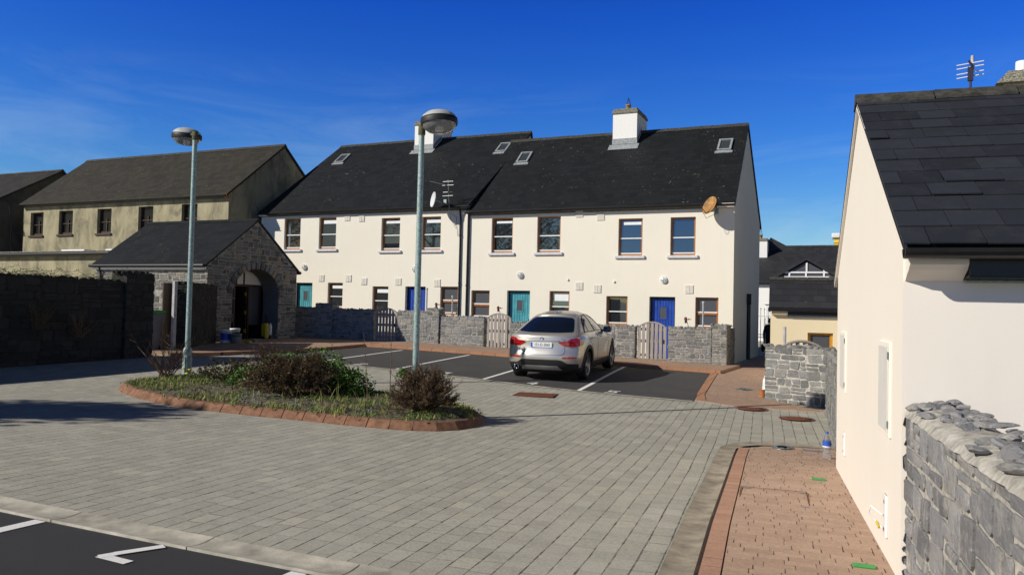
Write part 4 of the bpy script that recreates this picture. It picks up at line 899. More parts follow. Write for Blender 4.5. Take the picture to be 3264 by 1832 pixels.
    mb = MB(); mb.tube([(x-.1, y-.1, z+.6), (x-.1, y-.1, z+.9), (x-.1, y+.1, z+.9), (x-.1, y+.1, z+.1)], .018, 'black_plastic', 8); mb.build('handle', t)
    for dy in (-.14, .12):
        mb = MB(); mb.lathe([(.03, -.03), (.08, -.03), (.08, .03), (.03, .03)], 'black_plastic', 16, M4=Matrix.Translation((x, y+dy, z+.08)) @ Matrix.Rotation(R(90), 4, 'X')); mb.build('wheel', t)
lodge()

def old_houses():
    x0, x1 = -36.9, -24.0; yf = 24.8
    r = thing('old_house', 'old two-storey house with mottled olive render and a lichened slate roof', 'house', (-30.5, 28, .5))
    H = [(-36.39, -35.47, 4.68, 5.78), (-34.38, -33.43, 4.70, 5.80), (-31.8, -30.89, 4.70, 5.82), (-29.2, -28.3, 4.72, 5.84), (-26.62, -25.72, 4.74, 5.86)]
    gable_house(r, x0, x1, yf, 28.1, 31.4, .3, 6.28, 8.86, M['olive'], 'slate_old', holes=H, over=.2, verge=.08)
    for h in H:
        fr = window(r, h[0], h[1], h[2], h[3], yf, 'sash', False, frame='brown_joinery', depth=.14, glass='oldglass')
        for c in list(fr.children):
            if c.name.startswith('glazing_bar'): c.data.materials[0] = M['brown_joinery']
        mb = MB(); mb.bbox(h[0]-.06, h[1]+.06, yf-.07, yf+.12, h[2]-.09, h[2]-.003, 'brown_joinery', .01); mb.build('sill', fr)
        mb = MB(); m_ = (h[0]+h[1])/2; mb.box(m_-.02, m_+.02, yf+.135, yf+.18, h[2]+.05, h[2]+.7, 'brown_joinery'); mb.build('mullion', fr)
    mb = MB(); mb.bbox(x1-.06, x1+.06, yf-.2, yf-.003, 6.02, 6.2, 'terracotta', .02); mb.build('eaves_stop', r)
    r2 = thing('old_house', 'old house with a shaded gable at the left edge, roof lower than its neighbour', 'house', (-45, 28, .5))
    gable_house(r2, -60, -38.2, 23.6, 27.6, 31.4, .3, 6.0, 8.35, M['shade_render'], 'slate_old', over=.2, verge=.1)
    mb = MB(); mb.tube([(-37.95, 23.75, 6.2), (-37.9, 23.8, 5.6), (-37.9, 23.85, .5)], .06, 'gutter', 8); mb.tube([(-37.5, 24.5, 6.1), (-37.5, 24.6, 5.5), (-37.5, 24.65, .5)], .06, 'gutter', 8); mb.build('downpipe', r2)
    # flat-roofed extension in front
    r3 = thing('flat_roof_extension', 'long flat-roofed ochre extension in front of the old house', 'extension', (-31, 23, .5)); mb = MB()
    mb.box(-36.0, -24.5, 21.0, 24.6, .3, 3.42, 'olive', .5); mb.build('wall', r3)
    mb = MB(); mb.bbox(-36.15, -24.45, 20.85, 24.7, 3.42, 3.56, 'cap', .02); mb.tube([(-36.15, 20.84, 3.42), (-24.45, 20.80, 3.46)], .085, 'gutter', 8); mb.build('roof', r3)
    for x in (-29.8, -27.2):
        mb = MB(); mb.bbox(x-.5, x+.9, 22.0, 23.6, 3.56, 3.72, 'white_paint', .02); mb.build('roof_hatch', r3)
old_houses()

def left_yard():
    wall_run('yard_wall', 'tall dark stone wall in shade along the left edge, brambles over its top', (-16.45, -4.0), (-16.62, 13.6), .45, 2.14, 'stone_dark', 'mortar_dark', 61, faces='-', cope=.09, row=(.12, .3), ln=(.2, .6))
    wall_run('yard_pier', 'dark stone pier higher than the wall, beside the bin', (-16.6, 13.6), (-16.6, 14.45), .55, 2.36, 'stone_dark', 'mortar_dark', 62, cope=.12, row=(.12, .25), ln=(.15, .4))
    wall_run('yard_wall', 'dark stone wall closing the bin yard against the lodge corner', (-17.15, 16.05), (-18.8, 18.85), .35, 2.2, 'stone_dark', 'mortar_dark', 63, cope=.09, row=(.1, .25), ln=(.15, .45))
    # bin, open board gate, posts
    x, y = -17.55, 15.35; z = gz(x, y); r = thing('wheelie_bin', 'grey wheelie bin with a green lid, half hidden behind the dark pier', 'bin', (x, y, z)); mb = MB()
    vs = [(x-.24, y-.26, z+.08), (x+.24, y-.26, z+.08), (x+.24, y+.22, z+.08), (x-.24, y+.22, z+.08), (x-.29, y-.33, z+1.05), (x+.29, y-.33, z+1.05), (x+.29, y+.3, z+1.05), (x-.29, y+.3, z+1.05)]
    mb.add(vs, [(0, 3, 2, 1), (4, 5, 6, 7), (0, 1, 5, 4), (1, 2, 6, 5), (2, 3, 7, 6), (3, 0, 4, 7)], 'grey_plastic'); mb.bbox(x-.31, x+.31, y-.35, y+.31, z+.98, z+1.03, 'grey_plastic', .01); mb.build('body', r)
    mb = MB(); mb.bbox(x-.32, x+.32, y-.37, y+.33, z+1.055, z+1.14, 'green_plastic', .03); mb.build('lid', r)
    for dx in (-.24, .24):
        mb = MB(); mb.lathe([(.03, -.03), (.1, -.03), (.1, .03), (.03, .03)], 'black_plastic', 16, M4=Matrix.Translation((x+dx, y+.24, z+.1)) @ Matrix.Rotation(R(90), 4, 'Y')); mb.build('wheel', r)
    r = thing('yard_gate', 'brown boarded gate standing open beside the wheelie bin', 'gate', (-17.6, 16.05, z)); mt = Matrix.Translation((-17.25, 15.55, z)) @ Matrix.Rotation(R(118), 4, 'Z'); 
    for k in range(5):
        mb = MB(); mb.bbox(k*.15, k*.15+.142, 0, .03, .08, 1.9, 'old_board', .006, M4=mt); mb.build('board', r)
    mb = MB(); mb.box(.02, .73, .031, .06, .3, .4, 'old_board', M4=mt); mb.box(.02, .73, .031, .06, 1.5, 1.6, 'old_board', M4=mt); mb.build('rail', r)
    mb = MB(); x, y = -17.05, 15.75; mb.bbox(x-.05, x+.05, y-.05, y+.05, gz(x, y), gz(x, y)+1.95, 'pvc', .008); tag(mb.build('gate_post'), 'pale square post at the opening beside the lodge yard wall', 'post')
left_yard()

# ------------------------------------------------------------------ street lamps
def lamps():
    def lamp(base, H, ang, lab):
        r = thing('street_lamp', lab, 'street lamp', base, group='lamp posts standing in the planted island'); x, y, z = base
        mb = MB(); mb.lathe([(.092, -.1), (.09, .02), (.086, .64), (.082, .66), (.055, .70)], 'pole_green', 20, (x, y, z)); b = mb.build('base_section', r)
        mb = MB(); mb.box(x-.035, x+.035, y-.094, y-.085, z+.12, z+.5, 'pole_green'); mb.build('access_door', b)
        mb = MB(); mb.lathe([(.052, .69), (.050, 2.5), (.047, H-.16)], 'pole_green', 18, (x, y, z)); mb.build('pole', r)
        mb = MB(); mb.lathe([(.056, H-.17), (.06, H-.15), (.058, H), (.02, H+.012)], 'mossy', 14, (x, y, z))
        d = Vector((math.cos(ang), math.sin(ang), 0)); p = Vector(base); mb.tube([p+Vector((0, 0, H-.05)), p+d*.2+Vector((0, 0, H-.03))], .035, 'mossy', 8); mb.build('bracket', r)
        c = p+d*.47+Vector((0, 0, H-.03)); mt = Matrix.Translation(c) @ Matrix.Rotation(ang, 4, 'Z') @ Matrix.Rotation(R(-5), 4, 'Y')
        mb = MB(); mb.lathe([(.292, -.045), (.298, 0), (.292, .05), (.27, .058)], 'black_plastic', 32, M4=mt); h = mb.build('lamp_ring', r)
        mb = MB(); mb.lathe([(.282, .05), (.262, .095), (.2, .145), (.11, .175), (0, .185)], 'lamp_grey', 32, M4=mt); mb.build('lamp_cover', h)
        mb = MB(); mb.lathe([(.272, -.04), (.255, -.09), (.19, -.15), (.1, -.178), (0, -.186)], 'bowl', 32, M4=mt); mb.build('lamp_bowl', h)
        mb = MB(); mb.lathe([(.05, -.02), (.06, -.1), (.0, -.12)], 'white_paint', 14, M4=mt); mb.lathe([(.26, -.02), (.0, -.012)], 'lamp_grey', 24, M4=mt); mb.build('lamp_tube', h)
    lamp((-12.35, 11.78, gz(-12.35, 11.78)), 5.06, R(156), 'left lamp post, its domed head turned to the left')
    lamp((-6.57, 11.01, gz(-6.57, 11.01)), 4.80, R(-24), 'right lamp post rising behind the round bush, its domed head turned right')
lamps()

# ------------------------------------------------------------------ planted island
ISL = [(-12.55, 10.75), (-12.35, 10.2), (-11.8, 9.85), (-11.0, 9.55), (-10.03, 9.37), (-9.0, 9.42), (-7.8, 9.6), (-6.8, 9.70), (-5.97, 9.84), (-5.55, 10.1), (-5.37, 10.5), (-5.36, 10.95), (-5.5, 11.4), (-5.85, 11.95), (-6.5, 12.45), (-7.4, 12.75), (-8.6, 12.9), (-10.0, 13.0), (-11.3, 12.9), (-12.1, 12.4), (-12.5, 11.6)]
def smooth_loop(pts, n):
    P = [Vector((*p, 0)) for p in pts]; k = len(P); out = []
    for i in range(k):
        a, b, c, d = P[i-1], P[i], P[(i+1) % k], P[(i+2) % k]
        for j in range(6):
            t = j/6; out.append(.5*((2*b)+(c-a)*t+(2*a-5*b+4*c-d)*t*t+(3*b-a-3*c+d)*t**3))
    L = resample([(p.x, p.y) for p in out]+[(out[0].x, out[0].y)], n); return L[:-1]
def inside_poly(x, y, P):
    c = False; n = len(P)
    for i in range(n):
        a, b = P[i], P[i-1]
        if (a.y > y) != (b.y > y) and x < (b.x-a.x)*(y-a.y)/(b.y-a.y)+a.x: c = not c
    return c
LOOP = smooth_loop(ISL, 50)
def soil_z(x, y):
    d = min((Vector((x, y, 0))-p).length for p in LOOP); return gz(x, y)+.10+.12*min(1, d/1.0)
def island():
    r = thing('planter_island', 'long planted island in the paved court edged with sloping red bricks', 'planter', (-9, 11, gz(-9, 11)))
    n = len(LOOP); mb = MB(); rs = random.Random(3)
    for i in range(n):
        a, b = LOOP[i], LOOP[(i+1) % n]; d = (b-a).normalized(); g = .004+rs.uniform(0, .005); a2, b2 = a+d*g, b-d*g; nn = Vector((-d.y, d.x, 0))
        cen = Vector((-9, 11, 0)); 
        if (cen-a).dot(nn) < 0: nn = -nn
        k = rs.uniform(-.002, .002)
        def q(p, o, h): w = p+nn*o; return (w.x, w.y, gz(p.x, p.y)+h+k)
        prof = [(-.0, -.08), (0, .012), (.085, .115), (.105, .125), (.15, .125), (.15, -.05)]
        vs = [q(a2, *s) for s in prof]+[q(b2, *s) for s in prof]; m_ = len(prof)
        mb.add(vs, [(j, j+1, m_+j+1, m_+j) for j in range(m_-1)]+[tuple(range(m_)), tuple(range(2*m_-1, m_-1, -1))], 'kerb_red', rs.random())
    mb.build('kerb', r)
    # soil
    mb = MB(); st = .2; pts = {}
    xs = [-12.8+st*i for i in range(39)]; ys = [9.2+st*j for j in range(21)]
    vs = []; idx = {}
    for i, x in enumerate(xs):
        for j, y in enumerate(ys):
            if inside_poly(x, y, LOOP) and min((Vector((x, y, 0))-p).length for p in LOOP) > .34: idx[(i, j)] = len(vs); vs.append((x, y, soil_z(x, y)+rs.uniform(-.012, .012)))
    fs = [(idx[(i, j)], idx[(i+1, j)], idx[(i+1, j+1)], idx[(i, j+1)]) for i in range(38) for j in range(20) if all(k in idx for k in ((i, j), (i+1, j), (i+1, j+1), (i, j+1)))]
    mb.add(vs, fs, 'soil', smooth=True)
    rim = []
    for i in range(n):
        a, b = LOOP[i], LOOP[(i+1) % n]; d = (b-a).normalized(); nn = Vector((-d.y, d.x, 0))
        if (Vector((-9, 11, 0))-a).dot(nn) < 0: nn = -nn
        rim.append((a+nn*.13, a+nn*.62))
    vs = [(p.x, p.y, gz(p.x, p.y)+.10) for p, q in rim]+[(q.x, q.y, soil_z(q.x, q.y)+.004) for p, q in rim]
    mb.add(vs, [(i, (i+1) % n, n+(i+1) % n, n+i) for i in range(n)], 'soil', smooth=True); mb.build('soil', r)
    # grass and low weeds: nobody could count them
    mb = MB(); rs = random.Random(8)
    def blade(x, y, h, w, m):
        z = soil_z(x, y)-.01; a = rs.uniform(0, 6.28); l = rs.uniform(.2, 1.2)*h; dx, dy = math.cos(a), math.sin(a); px, py = -dy*w/2, dx*w/2; rr = rs.random()
        mb.add([(x-px, y-py, z), (x+px, y+py, z), (x+dx*l*.35+px*.7, y+dy*l*.35+py*.7, z+h*.6), (x+dx*l*.35-px*.7, y+dy*l*.35-py*.7, z+h*.6), (x+dx*l, y+dy*l, z+h)], [(0, 1, 2, 3), (3, 2, 4)], m, rr)
    cnt = 0
    while cnt < 12500:
        x, y = rs.uniform(-12.5, -5.4), rs.uniform(9.4, 13)
        if not inside_poly(x, y, LOOP): continue
        dn = mnoise.noise(Vector((x*1.3, y*1.3, 2)))+.25*mnoise.noise(Vector((x*4, y*4, 5)))
        if dn < (-.12 if x < -10.4 else .0): continue
        if min((Vector((x, y, 0))-p).length for p in LOOP) < .15: continue
        tall = 1.0+(.7 if -7.7 < x < -6.9 and y < 10.7 else 0)
        blade(x, y, rs.uniform(.025, .085)*tall, rs.uniform(.006, .013), 'grass' if rs.random() < .68 else 'weed'); cnt += 1
    for _ in range(110):   # longer dead stalks
        x, y = rs.uniform(-9.5, -6.3), rs.uniform(9.8, 10.9)
        if inside_poly(x, y, LOOP): blade(x, y, rs.uniform(.15, .34), .008, 'grass')
    for _ in range(6500):  # flat leaves near the ground
        x, y = rs.uniform(-12.4, -5.5), rs.uniform(9.45, 12.8)
        if not inside_poly(x, y, LOOP) or min((Vector((x, y, 0))-p).length for p in LOOP) < .16: continue
        if mnoise.noise(Vector((x*2, y*2, 9))) < -.05: continue
        z = soil_z(x, y)+rs.uniform(.0, .05); s = rs.uniform(.012, .03); e = Euler((rs.uniform(-.7, .7), rs.uniform(-.7, .7), rs.uniform(0, 6.28))).to_matrix()
        mb.add([Vector((x, y, z))+e @ Vector(v) for v in ((-s, 0, 0), (0, -s*.6, 0), (s*1.2, 0, .006), (0, s*.6, 0))], [(0, 1, 2, 3)], 'weed' if rs.random() < .55 else 'drytwig', rs.random())
    tag(mb.build('grass', recalc=False), 'short grass and weeds growing over the planted island', 'grass', kind='stuff')
    mb = MB()
    for _ in range(900):
        x, y = rs.uniform(-9.6, -6.6), rs.uniform(9.75, 10.5)
        if inside_poly(x, y, LOOP) and mnoise.noise(Vector((x*1.6, y*1.6, 4))) > 0: s = rs.uniform(.008, .022); rock(mb, (x, y, soil_z(x, y)+.004), (s, s*.8, s*.6), 'stone_near', rs)
    o = mb.build('gravel'); tag(o, 'pale gravel scattered on bare soil of the planted island', 'gravel', kind='stuff')
    for x, y, lab in ((-11.55, 10.95, 'yellow dandelion flower, left one of the pair near the lamp post'), (-11.3, 10.85, 'yellow dandelion flower, right one of the pair near the lamp post'), (-10.95, 10.45, 'yellow dandelion flower on its own in the grass below the pair')):
        z = soil_z(x, y); t = thing('dandelion', lab, 'flower', (x, y, z), group='dandelions in the island grass'); mb = MB(); mb.tube([(x, y, z), (x, y, z+.17)], .004, 'weed', 5); mb.build('stem', t)
        mb = MB(); mb.lathe([(.0, 0), (.03, .008), (.042, .02), (.02, .034), (0, .036)], 'dandelion', 10, (x, y, z+.165)); mb.build('flower_head', t)
island()

# ------------------------------------------------------------------ shrubs
def twigs(mb, c, rad, h, n, rs, mat, leafmat=None, w=.009, sub=4, subs=3, lean=None, spread=1.0, leafn=3, leafs=.016, upright=.55, flat=True):
    cx, cy, cz = c
    def leaf(p):
        s = leafs*rs.uniform(.6, 1.4); e = Euler((rs.uniform(-1.2, 1.2), rs.uniform(-1.2, 1.2), rs.uniform(0, 6.28))).to_matrix()
        mb.add([p+e @ Vector(v) for v in ((-s*.2, 0, 0), (s*.4, -s*.45, 0), (s*1.3, 0, 0), (s*.4, s*.45, 0))], [(0, 1, 2, 3)], leafmat, rs.random())
    for i in range(n):
        a = rs.uniform(0, 6.283); t = math.sqrt(rs.random()); el = rs.uniform(.0, 1.0)
        base = Vector((cx+.25*rad*t*math.cos(a)*rs.random(), cy+.25*rad*t*math.sin(a)*rs.random(), cz))
        k = math.sin(el*math.pi/2); rr = rad*math.sqrt(max(.02, 1-(k*.93)**2))*rs.uniform(.75, 1.08)*spread
        tip = Vector((cx+rr*math.cos(a), cy+rr*math.sin(a), cz+h*k*rs.uniform(.82, 1.06)+.02))
        mid = base.lerp(tip, .5)+Vector((0, 0, .12*h))*(1-k)+Vector((rs.uniform(-1, 1), rs.uniform(-1, 1), 0))*.05*rad
        rnd = rs.random(); ww = w*rs.uniform(.7, 1.2)
        mb.tube([base, mid, tip], [ww, ww*.75, ww*.25], mat, 3, False, rnd, False)
        for s in range(sub):
            f = rs.uniform(.35, 1.0); p = base.lerp(mid, f*2) if f < .5 else mid.lerp(tip, f*2-1)
            d = (tip-base).normalized()*upright+Vector((rs.uniform(-1, 1), rs.uniform(-1, 1), rs.uniform(-.3, 1)))*.6; L = h*rs.uniform(.1, .28)
            q = p+d*L; mb.tube([p, q], [ww*.5, ww*.2], mat, 3, False, rs.random(), False)
            for u in range(subs):
                g = p.lerp(q, rs.uniform(.3, 1)); e = d*.5+Vector((rs.uniform(-1, 1), rs.uniform(-1, 1), rs.uniform(-.5, 1)))*.7; q2 = g+e*L*.45
                mb.tube([g, q2], [ww*.34, ww*.15], mat, 3, False, rs.random(), False)
                if leafmat:
                    for _ in range(leafn): leaf(g.lerp(q2, rs.uniform(.2, 1.05)))
def leafmass(mb, c, r, h, n, rs, mat, s=.035, gap=-.15, nseed=0):
    for _ in range(n):
        a = rs.uniform(0, 6.283); k = rs.random(); k2 = rs.uniform(.62, 1.03)
        d = Vector((math.cos(a)*math.sqrt(1-k*k), math.sin(a)*math.sqrt(1-k*k), k)); 
        lump = 1+.28*mnoise.noise(d*2.1+Vector((nseed, 0, 0)))+.16*mnoise.noise(d*5+Vector((nseed, 3, 0)))
        if mnoise.noise(d*3.3+Vector((nseed, 7, 1))) < gap and rs.random() < .75: continue
        p = Vector((c[0]+d.x*r[0]*k2*lump, c[1]+d.y*r[1]*k2*lump, c[2]+d.z*h*k2*lump))
        e = Euler((rs.uniform(-.9, .9), rs.uniform(-.9, .9), rs.uniform(0, 6.28))).to_matrix(); q = s*rs.uniform(.6, 1.35)
        mb.add([p+e @ Vector(v) for v in ((-q*.3, 0, 0), (q*.4, -q*.5, .004), (q*1.2, 0, -.006), (q*.4, q*.5, .004))], [(0, 1, 2, 3)], mat, min(1, max(0, rs.gauss(.45, .25))))
def shrubs():
    rs = random.Random(11)
    def sh(name, lab, x, y, cat='shrub'): return thing(name, lab, cat, (x, y, soil_z(x, y)))
    x, y = -6.25, 10.75; t = sh('bush', 'round brown twiggy bush at the right end of the island before the lamp', x, y, 'bush'); z = soil_z(x, y)-.02
    mb = MB(); twigs(mb, (x, y, z), .60, .60, 170, rs, 'twig', None, .011, 7, 5); mb.build('branches', t, recalc=False)
    mb = MB(); twigs(mb, (x, y, z+.02), .57, .58, 110, rs, 'twig_red', 'drytwig', .006, 5, 4, leafn=4, leafs=.017); mb.build('foliage', t, recalc=False)
    x, y = -8.98, 10.95; t = sh('bush', 'big dense brown bush in the middle of the island', x, y, 'bush'); z = soil_z(x, y)-.02
    mb = MB(); twigs(mb, (x, y, z), .95, .60, 230, rs, 'twig', None, .012, 7, 5); mb.build('branches', t, recalc=False)
    mb = MB(); twigs(mb, (x, y, z), .93, .60, 150, rs, 'twig', 'drytwig', .007, 6, 4, leafn=4, leafs=.02); leafmass(mb, (x, y, z), (.86, .62), .55, 3000, rs, 'drytwig', .024, -.3, 4); mb.build('foliage', t, recalc=False)
    x, y = -9.2, 11.7; t = sh('laurel_shrub', 'bright green leafy shrub growing behind the big brown bush', x, y); z = soil_z(x, y)-.02
    mb = MB(); twigs(mb, (x, y, z), 1.0, .40, 40, rs, 'twig', None, .014, 4, 2); mb.build('branches', t, recalc=False)
    mb = MB(); leafmass(mb, (x, y, z), (1.2, .7), .70, 5600, rs, 'leaf', .042, -.2, 1); leafmass(mb, (x+.95, y-.2, z), (.5, .5), .40, 1700, rs, 'leaf', .036, -.1, 2); leafmass(mb, (x-.95, y-.6, z), (.45, .45), .40, 1300, rs, 'leaf', .04, -.1, 3); mb.build('foliage', t, recalc=False)
    x, y = -10.55, 12.1; t = sh('bare_shrub', 'upright bare reddish shrub left of the green one', x, y)
    mb = MB(); twigs(mb, (x, y, soil_z(x, y)), .42, .66, 85, rs, 'twig_red', None, .008, 5, 4, upright=.8); mb.build('branches', t, recalc=False)
    x, y = -12.0, 10.95; t = sh('bare_shrub', 'sparse leafless shrub with arching twigs beside the left lamp post', x, y)
    mb = MB(); z = soil_z(x, y)
    for k in range(38):
        a = R(rs.uniform(0, 360)); L = rs.uniform(.35, .85); e = rs.uniform(.55, 1.25); p0 = Vector((x+rs.uniform(-.12, .12), y+rs.uniform(-.1, .1), z)); d = Vector((math.cos(a)*math.cos(e), math.sin(a)*math.cos(e), math.sin(e)))
        p1 = p0+d*L*.5; p2 = p0+d*L+Vector((0, 0, .12*L)); mb.tube([p0, p1, p2], [.008, .006, .002], 'twig_red', 3, False, rs.random(), False)
        for s in range(5):
            q = p0.lerp(p2, rs.uniform(.3, 1)); d2 = (d*.5+Vector((rs.uniform(-1, 1), rs.uniform(-1, 1), rs.uniform(0, 1.2)))*.5)*rs.uniform(.1, .3); mb.tube([q, q+d2], [.0045, .0015], 'twig_red', 3, False, rs.random(), False)
            for u in range(2): q2 = q+d2*rs.uniform(.4, 1); mb.tube([q2, q2+Vector((rs.uniform(-1, 1), rs.uniform(-1, 1), rs.uniform(0, 1)))*.07], [.003, .001], 'drytwig', 3, False, rs.random(), False)
    mb.build('branches', t, recalc=False)
    x, y = -10.9, 11.5; t = sh('low_shrub', 'low reddish brown mound of leaves right of the left lamp post', x, y)
    mb = MB(); twigs(mb, (x, y, soil_z(x, y)), .75, .34, 70, rs, 'twig_red', 'drytwig', .006, 4, 3, leafn=4, leafs=.024); leafmass(mb, (x-.35, y, soil_z(x, y)), (.45, .35), .3, 420, rs, 'weed', .03, -.2, 6); mb.build('foliage', t, recalc=False)
    x, y = -7.15, 11.35; t = sh('seedling_shrub', 'small leafy sprig on bare stems right of the green shrub', x, y)
    mb = MB(); z = soil_z(x, y)
    for k in range(7):
        a = rs.uniform(-.9, 1.6); tip = Vector((x+.3*math.cos(a)*rs.uniform(.5, 1.2), y+.12*math.sin(a), z+rs.uniform(.3, .5))); mb.tube([(x, y, z), (Vector((x, y, z))+tip)/2+Vector((.04, 0, 0)), tip], [.008, .006, .003], 'twig', 3, False, None, False)
        leafmass(mb, tip, (.07, .07), .1, 45, rs, 'leaf', .03, -1, k)
    mb.build('branches', t, recalc=False)
    for (x, y, h, dx, lab) in ((-7.02, 10.35, 1.2, -.12, 'thin bare sapling leaning left beside the round bush'), (-6.72, 10.5, 1.45, .0, 'thin straight bare sapling rising in front of the right lamp post')):
        mb = MB(); z = soil_z(x, y); mb.tube([(x, y, z), (x+dx*.3, y, z+h*.4), (x+dx, y, z+h)], [.009, .007, .002], 'twig_red', 5)
        for s in range(12): f = rs.uniform(.25, .95); p = Vector((x+dx*f, y, z+h*f)); mb.tube([p, p+Vector((rs.uniform(-.05, .05), rs.uniform(-.05, .05), .06))], [.004, .001], 'twig_red', 3, False)
        tag(mb.build('sapling'), lab, 'sapling', 'thin saplings by the round bush')
    # brambles on and against the shaded wall
    t = thing('bramble', 'bramble stems trailing along the top of the tall dark wall', 'bramble', (-16.6, 12, 2.1)); mb = MB()
    for k in range(46):
        yy = rs.uniform(7, 13.4); p = Vector((-16.62+rs.uniform(-.15, .15), yy, 2.15)); P = [p]; a = rs.uniform(-2.2, 2.2); 
        for s in range(6): p = p+Vector((rs.uniform(-.08, .08), math.copysign(.16, a)+rs.uniform(-.06, .06), rs.uniform(-.05, .11)*(1 if s < 3 else -1.2))); p.z = max(p.z, 2.15); P.append(p)
        mb.tube(P, [.006, .006, .005, .005, .004, .003, .002], 'twig_red', 3, False, None, False)
        for s in range(14): q = P[rs.randrange(7)]+Vector((rs.uniform(-.06, .06), rs.uniform(-.1, .1), rs.uniform(-.02, .06))); leafmass(mb, q, (.03, .03), .03, 2, rs, 'weed', .022, -1, k)
    mb.build('stems', t, recalc=False)
    t = thing('dead_bush', 'withered brown bush clinging to the tall dark wall in shade', 'bush', (-16.15, 11.6, gz(-16.1, 11.6))); mb = MB(); 
    twigs(mb, (-16.2, 12.3, .8), .42, .55, 40, rs, 'twig', None, .006, 4, 3); twigs(mb, (-16.2, 11.3, 1.0), .5, .55, 40, rs, 'drytwig', None, .006, 4, 3); mb.build('branches', t, recalc=False)
shrubs()

